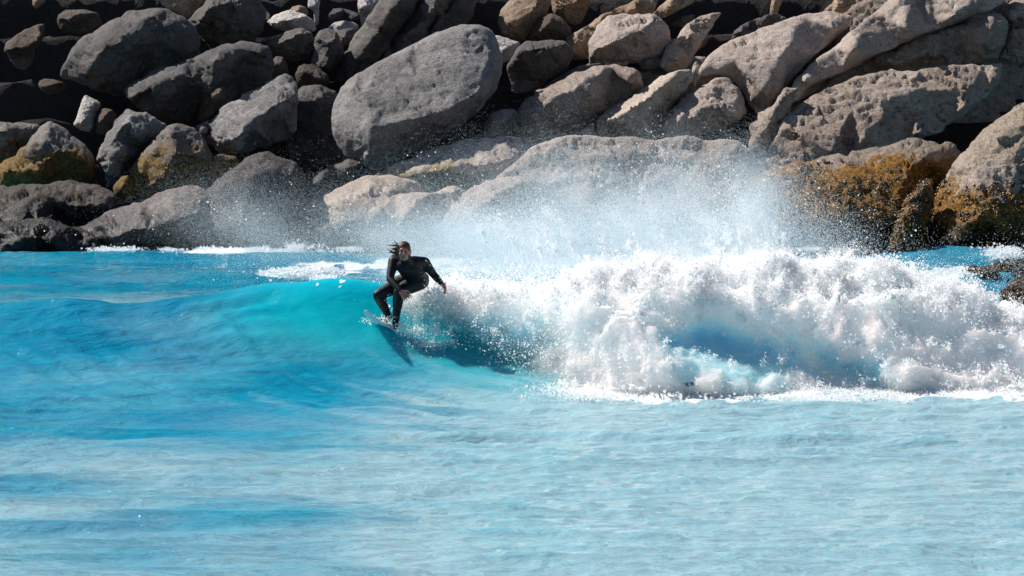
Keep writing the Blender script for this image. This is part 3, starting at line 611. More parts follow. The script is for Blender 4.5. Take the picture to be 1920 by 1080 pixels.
    B('small dark stone behind the fin of pale rock', 'dim', (1259,46, 1275,30, 1302,26, 1302,39, 1280,50), (1280,38,.15), dY=.2)
    B('rough grey shelf at the upper left of the long smooth slab', 'grey', (1366,82, 1375,60, 1390,45, 1420,33, 1445,25, 1482,34, 1452,48, 1412,66, 1380,86), (1392,60,.3, 1430,40,.3), soft=1, rough=1.5)
    B('tan finger of rock at the top edge above the rough grey shelf', 'tan', (1440,32, 1448,0, 1453,-24, 1478,-24, 1463,10, 1453,34), (1454,8,.12))
    B('grooved brownish rock at the top between the two smooth slabs', 'tan', (1543,24, 1565,0, 1582,-24, 1705,-24, 1664,10, 1632,34, 1590,32, 1560,28), (1572,10,.25, 1600,5,.1, 1625,8,.3, 1660,-8,.2), soft=1, rough=1.6)
    B('cracked grey rock in the top right corner', 'rough', (1868,34, 1900,0, 1930,-24, 1990,-24, 1990,64, 1928,52, 1894,66, 1878,84, 1862,62), (1900,28,.4, 1940,10,.5), soft=1, rough=1.6, dY=-.4)
    B('grey rough block below the cracked corner rock', 'rough', (1878,86, 1895,57, 1930,46, 1990,42, 1990,112, 1902,118, 1876,106), (1915,72,.4, 1950,66,.4), soft=1, rough=1.6, dY=-.4)
    B('flat capstone under the pinkish square boulder', 'warm', (1096,126, 1115,112, 1150,102, 1180,99, 1191,108, 1172,124, 1140,126), (1130,115,.2, 1170,108,.2), soft=1, dY=-.5)
    B('small bluish grey stone at the foot of the pale fin', 'cool', (1195,112, 1210,106, 1235,107, 1243,118, 1227,130, 1203,130), (1212,115,.2), dY=-.3)
    B('little white finger stone standing at the edge of the long slab', 'pale', (1296,144, 1300,120, 1305,113, 1313,125, 1315,148, 1303,154), (1304,130,.12), dY=-.7)
    # ---- rocks awash on the right
    wr = 'dark rocks awash in front of the shore'
    B('low dark seaweed rock awash, water running off its back', 'kelp', (1775,520, 1830,499, 1870,489, 1920,479, 1990,474, 1990,540, 1900,530, 1840,528), (1850,508,.4, 1920,500,.6), Y=73, tilt=(0, 1.0), rough=2.0, soft=2, name='sea_rock', group=wr)
    B('dark seaweed rock beside the whitewater, closer to the waves', 'kelp', (1878,552, 1895,525, 1920,512, 1990,503, 1990,640, 1915,620, 1890,585), (1905,545,.3, 1940,540,.5), Y=63.5, tilt=(0, .8), rough=2.0, soft=2, name='sea_rock', group=wr)
build_boulders()

# ------------------------------------------------------------------ the broken wave: a rolling wall of foam
FB_X = [690, 740, 770, 800, 850, 900, 1000, 1100, 1250, 1440, 1700, 1950, 2300]
FB_Y = [598, 612, 624, 648, 668, 690, 722, 742, 749, 743, 740, 738, 738]
FT_X = [690, 740, 780, 850, 950, 1040, 1080, 1120, 1200, 1300, 1400, 1500, 1600, 1700, 1760, 1800, 1850, 1900, 1950, 2300]
FT_Y = [594, 560, 528, 524, 540, 545, 520, 506, 500, 501, 497, 502, 508, 516, 529, 545, 570, 594, 606, 612]

def dline(px, py, pts):
    d = np.full(np.shape(px), 1e9)
    for (x1, y1), (x2, y2) in zip(pts[:-1], pts[1:]):
        ax, ay = x2 - x1, y2 - y1; t = np.clip(((px - x1) * ax + (py - y1) * ay) / (ax * ax + ay * ay), 0, 1)
        d = np.minimum(d, np.hypot(px - x1 - t * ax, py - y1 - t * ay))
    return d

def foam_front(px, py):
    """how far the foam wall bulges toward the shore, metres"""
    f = 0.55 * np.exp(-(dline(px, py, [(1060, 555), (1130, 600), (1200, 650), (1290, 705), (1430, 745)]) / 48) ** 2) * (1 - 0.3 * sstep(1250, 1420, px))
    f += -0.25 * np.exp(-(((px - 960) / 120) ** 2 + ((py - 670) / 60) ** 2))
    f += -0.35 * np.exp(-(((px - 1350 - 0.9 * (py - 650)) / 120) ** 2 + ((py - 655) / 62) ** 2))
    f += 0.42 * np.exp(-(dline(px, py, [(1300, 545), (1420, 560), (1520, 590), (1620, 645), (1700, 720)]) / 42) ** 2)
    f += -0.40 * np.exp(-(((px - 1580 - 0.9 * (py - 690)) / 70) ** 2 + ((py - 700) / 40) ** 2))
    f += 0.35 * np.exp(-(dline(px, py, [(1640, 540), (1760, 580), (1860, 650), (1960, 720)]) / 55) ** 2)
    f += 0.25 * np.exp(-(((px - 820) / 70) ** 2 + ((py - 590) / 50) ** 2))
    return f

def build_foam():
    pxs = np.arange(716, 2200, 2.6); nv, nbk = 200, 60
    cols = []
    for p in pxs:
        yb = np.interp(p, FB_X, FB_Y); yt = np.interp(p, FT_X, FT_Y)
        cols.append((on_sea(p, yb, 46, 56)[1], yb, yt))
    cols = np.array(cols); ker = np.exp(-0.5 * (np.arange(-20, 21) / 8.0) ** 2); ker /= ker.sum()
    Yb = np.convolve(np.pad(cols[:, 0], 20, mode='edge'), ker, 'valid')
    v = np.linspace(-0.06, 1, nv)
    PXg, Vg = np.meshgrid(pxs, v, indexing='ij')
    nt = fbm(np.stack([pxs / 38, pxs * 0, pxs * 0], -1), 4, 91) * 9 * sstep(1000, 1150, pxs)
    PYg = cols[:, 1][:, None] + (cols[:, 2] + nt - cols[:, 1])[:, None] * Vg
    lean = (0.35 + 1.15 * sstep(900, 1150, PXg)) * np.clip(Vg, 0, 1) + 0.35 * np.clip(Vg, 0, 1) ** 3
    Yg = Yb[:, None] + 0.12 + lean - foam_front(PXg, PYg) * sstep(-.06, .12, Vg)
    Vf = P(PXg, PYg, Yg)
    tb = np.linspace(0, 1, nbk + 1)[1:]
    last = Vf[:, -1, :]
    Bk = np.repeat(last[:, None, :], nbk, 1)
    Bk[:, :, 1] += (tb * 3.6)[None, :]
    Bk[:, :, 2] = last[:, None, 2] * (0.5 + 0.5 * np.cos(np.pi * tb ** 1.2))[None, :] - 0.25 * tb[None, :] + 0.10 * np.sin(np.pi * tb)[None, :]
    G = np.concatenate([Vf, Bk], 1); nx, ny = G.shape[:2]
    i = np.arange(nx * ny).reshape(nx, ny)
    F = np.stack([i[:-1, :-1], i[1:, :-1], i[1:, 1:], i[:-1, 1:]], -1).reshape(-1, 4)
    V = G.reshape(-1, 3)
    me = mesh_from('whitewater', V, F); N = vnormals(me)
    if N[:, 1].mean() > 0: N = -N
    pxv = np.repeat(pxs, ny)
    _, py0 = PX(V)
    calm = np.exp(-(((pxv - 1350 - 0.9 * (py0 - 655)) / 150) ** 2 + ((py0 - 665) / 70) ** 2)) + 0.8 * np.exp(-(((pxv - 1600 - 0.9 * (py0 - 690)) / 110) ** 2 + ((py0 - 690) / 60) ** 2))
    k = (0.14 + 0.86 * sstep(1000, 1160, pxv)) * (1 - 0.8 * np.clip(calm, 0, 1))
    Q = V * np.array([1, 1, 1.0])
    wrp = Q + 0.25 * np.stack([vnoise(Q * 2.2, 1), vnoise(Q * 2.2, 2), vnoise(Q * 2.2, 3)], -1)
    bil = 1 - np.abs(fbm(wrp * 1.9, 2, 50)) * 1.6
    d = 0.13 * (bil - 0.4) + 0.042 * (1 - 2 * np.abs(vnoise(wrp * 4.6, 61))) + 0.022 * (1 - 2 * np.abs(vnoise(wrp * 10, 62))) + 0.012 * vnoise(Q * 22, 63)
    row = np.tile(np.concatenate([v, np.ones(nbk)]), nx)
    V2 = V + N * (d * k * sstep(-.06, .10, row))[:, None]
    me.vertices.foreach_set('co', V2.astype(np.float32).ravel()); me.update()
    _, pyv = PX(V2)
    # thin falling curtain (left) is airy water; the foam hollows get blue shade painted in
    thin = (1 - sstep(960, 1150, pxv)) * sstep(525, 640, pyv) * 0.9
    thin = np.maximum(thin, 1.0 * np.exp(-(((pxv - 1350 - 0.9 * (pyv - 660)) / 150) ** 2 + ((pyv - 668) / 66) ** 2)))
    thin = np.maximum(thin, 0.7 * np.exp(-(((pxv - 1600 - 0.9 * (pyv - 690)) / 100) ** 2 + ((pyv - 690) / 50) ** 2)))
    thin += 0.25 * fbm(np.stack([V2[:, 0] * 2.5, V2[:, 1] * 2.5, V2[:, 2] * 1.2], -1), 3, 8)
    set_attr(me, 'thin', np.clip(thin, 0, 1))
    set_attr(me, 'veil', np.clip(0.45 * (1 - sstep(850, 1020, pxv)) * sstep(1.0, .8, row), 0, 1) + (1 - 0.45 * (1 - sstep(850, 1020, pxv)) * sstep(1.0, .8, row)) * (1 - sstep(960, 1150, pxv)) * (1 - sstep(0.12, 0.80, row + 0.15 * fbm(V2 * 3, 3, 19))))
    m = NT('sea_foam'); th = m.attr('thin')
    fnz = m.noise(7.0, 5, 0.7, m.pos())
    thin_shade = m.ramp(m.math('ADD', th, m.math('MULTIPLY', m.math('SUBTRACT', fnz, 0.5), 0.5)), 0.15, 0.95)
    m.link(m.mix(thin_shade, (0.96, 0.965, 0.97), (0.36, 0.72, 0.84)), m.b.inputs['Base Color'])
    m.b.inputs['Roughness'].default_value = 0.8; m.b.inputs['Specular IOR Level'].default_value = 0.15
    m.b.inputs['Subsurface Weight'].default_value = 1.0; m.b.inputs['Subsurface Radius'].default_value = (0.62, 0.88, 1.0); m.b.inputs['Subsurface Scale'].default_value = 1.1
    m.link(m.bump(m.noise(26.0, 5, 0.7, m.pos()), 0.7, 0.03), m.b.inputs['Normal'])
    tp = m.new('ShaderNodeBsdfTransparent'); mx = m.new('ShaderNodeMixShader'); m.link(m.attr('veil'), mx.inputs[0]); m.link(m.b.outputs[0], mx.inputs[1]); m.link(tp.outputs[0], mx.inputs[2]); m.link(mx.outputs[0], m.out.inputs[0])
    o = link('whitewater', me, m.m, label='white tumbling foam wall of the broken wave', cat='whitewater', kind='stuff')
    return V2, N, pxv, row
FV, FN, FPXV, FROW = build_foam()

# ------------------------------------------------------------------ spray: clouds of droplets
def droplet_mat(name, col, tr=0.45):
    k = NT(name); d = k.new('ShaderNodeBsdfDiffuse'); t = k.new('ShaderNodeBsdfTranslucent'); m = k.new('ShaderNodeMixShader')
    d.inputs[0].default_value = (*col, 1); t.inputs[0].default_value = (*col, 1); m.inputs[0].default_value = tr
    k.link(d.outputs[0], m.inputs[1]); k.link(t.outputs[0], m.inputs[2]); k.link(m.outputs[0], k.out.inputs[0])
    return k.m
M['drop'] = droplet_mat('water_droplets', (0.97, 0.975, 0.98), 0.55)
M['mistd'] = droplet_mat('fine_water_mist', (0.86, 0.935, 0.97), 0.5)

def droplets(name, pts, rad, mat, label):
    me = bpy.data.meshes.new(name); pts = np.asarray(pts, np.float32)
    me.vertices.add(len(pts)); me.vertices.foreach_set('co', pts.ravel()); set_attr(me, 'rad', rad); me.materials.append(mat)
    o = link(name, me, label=label, cat='spray', kind='stuff')
    g = bpy.data.node_groups.new(name + '_points', 'GeometryNodeTree')
    g.interface.new_socket('Geometry', in_out='INPUT', socket_type='NodeSocketGeometry'); g.interface.new_socket('Geometry', in_out='OUTPUT', socket_type='NodeSocketGeometry')
    a = g.nodes.new('NodeGroupInput'); b = g.nodes.new('NodeGroupOutput'); mp = g.nodes.new('GeometryNodeMeshToPoints'); sm = g.nodes.new('GeometryNodeSetMaterial'); na = g.nodes.new('GeometryNodeInputNamedAttribute')
    na.data_type = 'FLOAT'; na.inputs['Name'].default_value = 'rad'; sm.inputs['Material'].default_value = mat
    g.links.new(a.outputs[0], mp.inputs['Mesh']); g.links.new(na.outputs[0], mp.inputs['Radius']); g.links.new(mp.outputs[0], sm.inputs['Geometry']); g.links.new(sm.outputs[0], b.inputs[0])
    md = o.modifiers.new('points', 'NODES'); md.node_group = g
    return o

RS = np.random.RandomState(77)
def blobs(spec, clump=0.0, csc=1.5, seed=0, thinout=1.0):
    out = []
    for cx, cy, sx, sy, n, Y0, sY in spec:
        n = int(n); t = RS.standard_normal((n, 3)); q = P(cx + t[:, 0] * sx, cy + t[:, 1] * sy, Y0 + t[:, 2] * sY)
        out.append(q)
    q = np.vstack(out)
    if clump > 0:
        e1 = q[:, 0] * .75 + q[:, 2] * .66; e2 = -q[:, 0] * .66 + q[:, 2] * .75
        nz = fbm(np.stack([e1 * 1.25, q[:, 1] * .6, e2 * .55], -1) * csc, 4, seed, 0.62); q = q[RS.rand(len(q)) < np.clip(0.5 + clump * nz, 0.02, 1) * thinout]
    return q[q[:, 2] > zsea(q[:, 0], q[:, 1], False) - 0.02]

def build_spray():
    mist = blobs([(1250, 455, 150, 34, 60000, 56, 1.0), (1090, 440, 160, 42, 60000, 57, 1.2), (1330, 395, 80, 42, 38000, 56, 1.0), (1405, 415, 30, 46, 34000, 56, .8), (1370, 340, 60, 34, 9000, 57, 1.0),
                  (1200, 360, 150, 42, 30000, 58, 1.5), (960, 455, 130, 30, 60000, 57, 1.2), (830, 460, 90, 26, 40000, 57, 1.2), (690, 450, 110, 28, 30000, 58, 1.5),
                  (540, 430, 110, 34, 14000, 60, 2.0), (800, 400, 160, 40, 20000, 60, 2.0), (1050, 330, 160, 45, 14000, 60, 2), (1250, 310, 110, 34, 9000, 59, 2),
                  (430, 400, 90, 40, 7000, 62, 2), (1300, 500, 300, 20, 60000, 53.5, .8), (900, 505, 110, 18, 30000, 54, .8), (1500, 455, 60, 24, 8000, 57, 1.0)], 0.9, 1.3, 3)
    r = 0.0024 * np.exp(RS.standard_normal(len(mist)) * 0.3)
    mpx, mpy = PX(mist); far = RS.rand(len(mist)) < np.maximum(sstep(980, 780, mpx), sstep(440, 340, mpy))
    fm_ = np.vstack([mist[far] + RS.normal(0, .12, (far.sum(), 3)) for _ in range(9)]); fr_ = np.tile(r[far], 9) * 0.55; mist, r = mist[~far], r[~far]
    mist = np.vstack([mist, mist + RS.normal(0, .15, mist.shape), mist + RS.normal(0, .2, mist.shape)]); r = np.concatenate([r, r, r]); mist = np.vstack([mist, fm_]); r = np.concatenate([r, fr_])
    droplets('spray_mist', mist, r, M['mistd'], 'fine blue white mist blown back off the breaking wave')
    big = blobs([(1250, 420, 170, 60, 5000, 56, 1.2), (1400, 400, 60, 60, 3200, 56, 1), (1450, 400, 70, 45, 1500, 57, 1.5), (1150, 330, 170, 45, 2600, 58, 1.5), (850, 400, 160, 50, 1800, 58, 1.5),
                 (560, 420, 130, 45, 1300, 60, 2), (1500, 450, 80, 30, 1500, 57, 1.0), (300, 440, 130, 24, 350, 62, 3), (1620, 430, 90, 30, 400, 60, 2)], 1.2, 2.5, 9, 0.16)
    droplets('spray_drops', big, 0.0052 * np.exp(RS.standard_normal(len(big)) * 0.45), M['drop'], 'bright separate droplets sparkling in the spray plume')
    st = []
    for q_ in range(170):                                  # thin arcs flung up and back by the lip
        bx = RS.uniform(900, 1480) if q_ % 3 else RS.uniform(1330, 1470); a = P(bx, RS.uniform(455, 510), RS.uniform(53, 57)); n = RS.randint(80, 380); t = RS.rand(n) ** .8; L = RS.gamma(3, .16)
        v = np.array([RS.normal(-.25, .25), RS.normal(.5, .3), RS.uniform(.8, 1.5)]); q = a + v * (t * L)[:, None] - np.array([.12, 0, .35]) * (t ** 2 * L)[:, None] + RS.normal(0, 1, (n, 3)) * (0.012 + 0.07 * t[:, None] * L); st.append(q)
    st = np.vstack(st); droplets('spray_arcs', st, 0.0036 * np.exp(RS.standard_normal(len(st)) * 0.5), M['drop'], 'thin arcs of drops flung upward from the lip')
    # fuzz and fingers thrown off the foam wall
    _, fpy = PX(FV)
    calm = np.exp(-(((FPXV - 1350 - 0.9 * (fpy - 655)) / 140) ** 2 + ((fpy - 665) / 64) ** 2))
    w = (1 - 0.93 * calm) * sstep(1000, 1120, FPXV) * sstep(-.02, .05, FROW) + 0.25 * (1 - sstep(1000, 1120, FPXV)) * sstep(.1, .4, FROW)
    w = w * (0.12 + 1.1 * sstep(.62, 1.0, FROW) + 0.25 * sstep(.14, .02, FROW)); w /= w.sum()
    idx = RS.choice(len(FV), 130000, p=w); off = RS.exponential(0.028, len(idx))
    fz = FV[idx] + FN[idx] * off[:, None] + RS.normal(0, 0.02, (len(idx), 3))
    seeds = RS.choice(len(FV), 1700, p=w); fl = []
    for sidx in seeds:
        n = RS.randint(25, 110); L = RS.gamma(2.0, 0.055); dirv = FN[sidx] * 0.8 + np.array([-.1, -.1, .75]) + RS.normal(0, .35, 3)
        dirv /= np.linalg.norm(dirv); t = RS.rand(n) ** 0.8 * L
        q = FV[sidx] + dirv * t[:, None] + RS.normal(0, 1, (n, 3)) * (0.012 + 0.16 * t[:, None]); fl.append(q)
    for q_ in range(60):                                   # ragged tongues of wash running ahead of the wall
        bx = RS.uniform(1090, 1960); by = np.interp(bx, FB_X, FB_Y) + RS.uniform(-14, 6); c_ = on_sea(bx, by, 45, 54); n = RS.randint(300, 1500)
        t = RS.standard_normal((n, 3)) * np.array([RS.uniform(.10, .32), RS.uniform(.08, .25), .018]) + np.array([0, 0, .02]); q = c_ + t; q[:, 2] = zsea(q[:, 0], q[:, 1], False) + np.abs(t[:, 2]); fl.append(q)
    fz = np.vstack([fz] + fl); fz = fz[fz[:, 2] > 0.0]
    droplets('foam_spray', fz, 0.0042 * np.exp(RS.standard_normal(len(fz)) * 0.5), M['drop'], 'splashing fringe of white drops along the foam wall')
    # soft curtain of falling spray beside the surfer, and his wake
    cur = blobs([(885, 558, 65, 30, 15000, 51.9, .25), (850, 590, 34, 28, 10000, 51.7, .15), (812, 608, 24, 18, 4000, 51.6, .12), (980, 570, 80, 34, 16000, 51.2, .3), (1050, 640, 60, 40, 10000, 50.4, .3), (930, 640, 60, 30, 3000, 50.8, .2),
                 (778, 632, 14, 9, 2500, 51.2, .1), (712, 600, 14, 4, 500, 51.0, .1), (765, 626, 14, 7, 2200, 51.15, .1), (800, 648, 22, 7, 2500, 51.0, .12), (752, 614, 8, 5, 700, 51.1, .08)], 0.9, 3.0, 21)
    droplets('curtain_spray', cur, 0.0042 * np.exp(RS.standard_normal(len(cur)) * 0.45), M['drop'], 'soft white curtain of spray falling behind the surfer')
    # wash at the rocks and the small whitecap behind the crest
    wc = blobs([(545, 512, 26, 4, 5000, 66, .4), (590, 508, 24, 3, 2500, 66.5, .4), (610, 523, 10, 3, 900, 53, .2), (420, 471, 40, 2.5, 2200, 81, .8), (570, 462, 16, 5, 1800, 81, .5), (560, 471, 40, 2, 1500, 81, .6),
                (1888, 474, 20, 6, 2200, 73, .4), (1770, 512, 24, 5, 1500, 62, 1), (1560, 500, 70, 6, 3000, 62, 1)] + [(RS.uniform(-20, 1900), RS.uniform(466, 471), RS.uniform(8, 26), RS.uniform(1.0, 3.2), RS.randint(150, 700), RS.uniform(80.2, 81.4), .4) for _ in range(34)] + [(1290, 741, 30, 4, 1500, 49.0, .2)], 0.8, 2.0, 31)
    droplets('wash_spray', wc, 0.011 * np.exp(RS.standard_normal(len(wc)) * 0.4), M['drop'], 'small white wash on the water behind the wave')
build_spray()

# ------------------------------------------------------------------ surfer and board
def tube_parts(bm, chain, seg=14):
    """chain of (point, radius): tapered round limbs with ball joints"""
    for (p, r) in chain:
        bmesh.ops.create_icosphere(bm, subdivisions=2, radius=r, matrix=Matrix.Translation(Vector(p)))
    for (p, r), (q, r2) in zip(chain[:-1], chain[1:]):
        p, q = Vector(p), Vector(q); d = q - p
        if d.length < 1e-5: continue
        m = Matrix.Translation((p + q) / 2) @ d.to_track_quat('Z', 'Y').to_matrix().to_4x4()
        bmesh.ops.create_cone(bm, cap_ends=True, segments=seg, radius1=r, radius2=r2, depth=d.length, matrix=m)

def ball(bm, p, r, rot=None):
    m = Matrix.Translation(Vector(p)) @ (rot.to_4x4() if rot is not None else Matrix.Identity(4)) @ Matrix.Diagonal((r[0], r[1], r[2], 1))
    bmesh.ops.create_icosphere(bm, subdivisions=3, radius=1.0, matrix=m)

def fuse(bm, voxel, smooth=4):
    me = bpy.data.meshes.new('tmp'); bm.to_mesh(me); bm.free(); o = bpy.data.objects.new('tmp', me); COL.objects.link(o)
    md = o.modifiers.new('r', 'REMESH'); md.mode = 'VOXEL'; md.voxel_size = voxel; md.use_smooth_shade = True
    sm = o.modifiers.new('s', 'SMOOTH'); sm.factor = 0.5; sm.iterations = smooth
    dg = bpy.context.evaluated_depsgraph_get(); r = bpy.data.meshes.new_from_object(o.evaluated_get(dg))
    bpy.data.objects.remove(o); bpy.data.meshes.remove(me)
    r.polygons.foreach_set('use_smooth', np.ones(len(r.polygons), bool)); return r

def plain(name, col, rough=0.5, spec=0.5, bump=None):
    k = NT(name); n = k.noise(30, 3, 0.6, k.new('ShaderNodeTexCoord').outputs['Object'])
    k.link(k.mix(n, tuple(c * 0.8 for c in col), tuple(min(1, c * 1.2) for c in col)), k.b.inputs['Base Color'])
    k.b.inputs['Roughness'].default_value = rough; k.b.inputs['Specular IOR Level'].default_value = spec
    if bump: k.link(k.bump(k.noise(bump[0], 3, 0.6, k.new('ShaderNodeTexCoord').outputs['Object']), 0.6, bump[1]), k.b.inputs['Normal'])
    return k.m

def build_surfer():
    base = on_sea(735, 606, 47, 56); Y0 = float(base[1]) - 0.12
    def J(px, py, d=0.0): return Vector(P(px, py, Y0 + d))
    skin = plain('skin', (0.36, 0.17, 0.11), 0.5); suit = plain('black_wetsuit', (0.004, 0.005, 0.008), 0.5, 0.28, (45, 0.008)); hairm = plain('brown_hair', (0.07, 0.025, 0.016), 0.6); lip = plain('lips', (0.25, 0.08, 0.06)); eye = plain('eye_dark', (0.01, 0.008, 0.007), 0.2)
    # joints
    pelvis, waist, chest, neck, headc = J(778, 523, .10), J(774, 512, .02), J(767, 499, -.10), J(761, 486, -.20), J(757, 471, -.27)
    shL, elL, wrL = J(738, 489, -.10), J(731, 523, -.22), J(751, 545, -.36)          # picture-left arm, hand hanging in front of the thighs
    shR, elR, wrR = J(796, 492, -.02), J(813, 515, .02), J(828, 532, -.02)
    hpL, knL, anL = J(766, 524, .06), J(709, 553, -.12), J(729, 594, .02)
    hpR, knR, anR = J(785, 528, .08), J(748, 547, -.20), J(742, 602, -.02)
    toeL, toeR = J(712, 600, -.10), J(740, 612, -.15)
    root = link('person', None, label='surfer in a black wetsuit crouching with one arm stretched out, long hair blown sideways', cat='person')
    root.location = (anL + anR) / 2 - Vector((0, 0, .05))
    def add(name, me, mat, parent=root):
        o = link(name, me, mat, parent=parent); o.matrix_parent_inverse = Matrix.Translation(-Vector(root.location)) if parent is root else Matrix.Identity(4)
        return o
    # hands
    def hand(bm, wrist, fwd, side, k=1.0, curl=0.0, nrm=None):
        fwd = fwd.normalized(); side = (side - fwd * side.dot(fwd)).normalized(); nrm = fwd.cross(side)
        palm = wrist + fwd * 0.05
        tube_parts(bm, [(wrist, .026), (wrist + fwd * .03, .028)])
        for t in (-.028, -.010, .010, .028): tube_parts(bm, [(wrist + fwd * .02 + side * t * .7, .016), (wrist + fwd * .092 + side * t, .013)])
        for t, ln in ((-.032, .058), (-.011, .074), (.011, .080), (.032, .070)):
            a = wrist + fwd * .092 + side * t * 1.15; b = a + (fwd + side * t * 5.5 + nrm * curl).normalized() * ln * .5; c = b + (fwd + side * t * 5.5 + nrm * curl * 2.4).normalized() * ln * .5
            tube_parts(bm, [(a, .0105), (b, .0095), (c, .0080)], 10)
        a = wrist + fwd * .035 + side * .030; b = a + (fwd * .6 + side * .8).normalized() * .04; c = b + (fwd * .9 + side * .3).normalized() * .032
        tube_parts(bm, [(a, .014), (b, .0115), (c, .009)], 10)
    bm = bmesh.new()
    # one continuous body: head, neck, trunk, limbs, hands, feet
    up = (headc - neck).normalized()
    ball(bm, headc + Vector((0, .012, .022)), (.074, .092, .090)); ball(bm, headc + Vector((0, -.022, -.035)), (.058, .068, .082))
    ball(bm, headc + Vector((0, -.055, -.088)), (.030, .026, .024))                               # chin
    tube_parts(bm, [(headc + Vector((0, -.090, .008)), .009), (headc + Vector((0, -.108, -.030)), .014)], 8)   # nose
    for sx in (-1, 1):
        ball(bm, headc + Vector((sx * .072, .0, -.02)), (.011, .022, .032)); ball(bm, headc + Vector((sx * .036, -.070, -.030)), (.024, .022, .020))
        ball(bm, headc + Vector((sx * .030, -.080, .022)), (.026, .014, .009))
    tube_parts(bm, [(headc + Vector((0, .01, -.05)), .052), (neck, .054), (chest, .07)])
    tube_parts(bm, [(chest, .085), (waist, .085), (pelvis, .09)])
    for c in ([(shL, .045), (elL, .030), (wrL, .026)], [(shR, .045), (elR, .030), (wrR, .026)], [(hpL, .07), (knL, .042), (anL, .028)], [(hpR, .07), (knR, .042), (anR, .028)], [(chest, .07), (shL, .045)], [(chest, .07), (shR, .045)]): tube_parts(bm, c)
    hand(bm, wrL, J(766, 562, -.42) - wrL, Vector((.8, .2, .45)), curl=.12)
    hand(bm, wrR, J(834, 539, -.06) - wrR, Vector((.3, -.9, .2)), curl=.9)
    for a, t in ((anL, toeL), (anR, toeR)):
        f = (t - a); f.z = min(f.z, -.04); tube_parts(bm, [(a, .028), (a + f * .25 + Vector((0, 0, -.035)), .026), (a + f * .9 + Vector((0, 0, -.012)), .018)])
    body = add('body', fuse(bm, 0.0075, 3), skin)
    for sx in (-1, 1):
        b2 = bmesh.new(); ball(b2, headc + Vector((sx * .030, -.088, .004)), (.013, .008, .006)); me = bpy.data.meshes.new('eye'); b2.to_mesh(me); b2.free(); add('eye', me, eye)
    b2 = bmesh.new(); ball(b2, headc + Vector((0, -.084, -.066)), (.024, .010, .007)); me = bpy.data.meshes.new('mouth'); b2.to_mesh(me); b2.free(); add('mouth', me, lip)
    # wetsuit over trunk, arms and legs
    bm = bmesh.new()
    tube_parts(bm, [(neck + up * .025, .060), (neck, .066), (chest + Vector((0, 0, .03)), .10)])
    ax = (shR - shL).normalized()
    for c, wd, dp in ((chest, .185, .135), ((chest + waist) / 2, .175, .135), (waist, .160, .13), ((waist + pelvis) / 2, .158, .135), (pelvis, .160, .14)):
        tr = (pelvis - chest).normalized(); rot = Matrix((ax, tr.cross(ax).normalized(), -tr)).transposed(); ball(bm, c, (wd, dp, .10), rot)
    tube_parts(bm, [(chest + Vector((-.06, 0, .05)), .085), (shL, .068)]); tube_parts(bm, [(chest + Vector((.06, 0, .04)), .09), (shR, .070)])
    def mid(a, b, t, d=Vector((0, 0, 0))): return a + (b - a) * t + d
    for sh, el, wr in ((shL, elL, wrL), (shR, elR, wrR)):
        tube_parts(bm, [(sh, .068), (mid(sh, el, .4), .061), (el, .047), (mid(el, wr, .3), .048), (mid(el, wr, .97), .034)])
    for hp, kn, an in ((hpL, knL, anL), (hpR, knR, anR)):
        tube_parts(bm, [(hp, .115), (mid(hp, kn, .5), .098), (kn, .070), (mid(kn, an, .32, Vector((.0, .03, 0))), .069), (mid(kn, an, .7), .052), (mid(kn, an, 1.0), .043)])
    ball(bm, pelvis + Vector((.03, .07, -.02)), (.15, .13, .13))
    for a, t in ((anL, toeL), (anR, toeR)):
        f = (t - a); f.z = min(f.z, -.04); tube_parts(bm, [(a, .043), (a + f * .25 + Vector((0, 0, -.033)), .042), (a + f * .95 + Vector((0, 0, -.012)), .030)])
    add('wetsuit', fuse(bm, 0.010, 5), suit)
    # hair: cap plus strands streaming to one side
    bm = bmesh.new(); ball(bm, headc + Vector((0, .022, .036)), (.086, .098, .090)); ball(bm, headc + Vector((-.045, .03, -.02)), (.050, .07, .075)); ball(bm, headc + Vector((.05, .04, -.01)), (.042, .06, .07))
    hr = random.Random(4)
    for i in range(26):
        a = headc + Vector((-.05 + hr.uniform(-.03, .03), .02 + hr.uniform(-.05, .05), hr.uniform(-.05, .07))); L = hr.uniform(.05, .17); dz = hr.uniform(-.05, .06)
        b = a + Vector((-L * .55, hr.uniform(-.02, .03), dz * .4)); c = a + Vector((-L, hr.uniform(-.03, .05), dz + hr.uniform(-.02, .03)))
        tube_parts(bm, [(a, .013), (b, .0065), (c, .0035)], 6)
    cut = headc + Vector((0, -.088, 0))
    add('hair', fuse(bm, 0.0045, 1), hairm)
    # the board
    nose = J(689, 602, -.36); tail = J(782, 616, 1.05); ctr = (nose + tail) / 2
    ln = (nose - tail); fwd = ln.normalized(); nrm = Vector((.14, -.55, 1)); nrm = (nrm - fwd * nrm.dot(fwd)).normalized(); sid = fwd.cross(nrm)
    bt = link('surfboard', None, label='white shortboard under the surfer, nose pushed out of the wave face', cat='surfboard'); bt.location = ctr
    n, mseg = 48, 20; L = 1.85; vs_, fs_ = [], []
    foot = (anL + anR) / 2
    for i in range(n + 1):
        t = i / n; w = 0.245 * (math.sin(math.pi * t ** 0.82) ** 0.62) * (1 - .25 * t) + 0.004; w = w if t > .04 else w * .95 + .02
        th = 0.032 * (math.sin(math.pi * min(1, t * 1.02)) ** .5 if 0 < t < .98 else .12) + .004; rk = 0.13 * max(0, (t - .62) / .38) ** 2 + .03 * max(0, (.25 - t) / .25) ** 2
        for j in range(mseg):
            a = 2 * math.pi * j / mseg; ca, sa = math.cos(a), math.sin(a)
            p = fwd * (t - .5) * L + sid * (w * math.copysign(abs(ca) ** .75, ca)) + nrm * (th * sa * (1 if sa > 0 else .85) + rk); vs_.append(p)
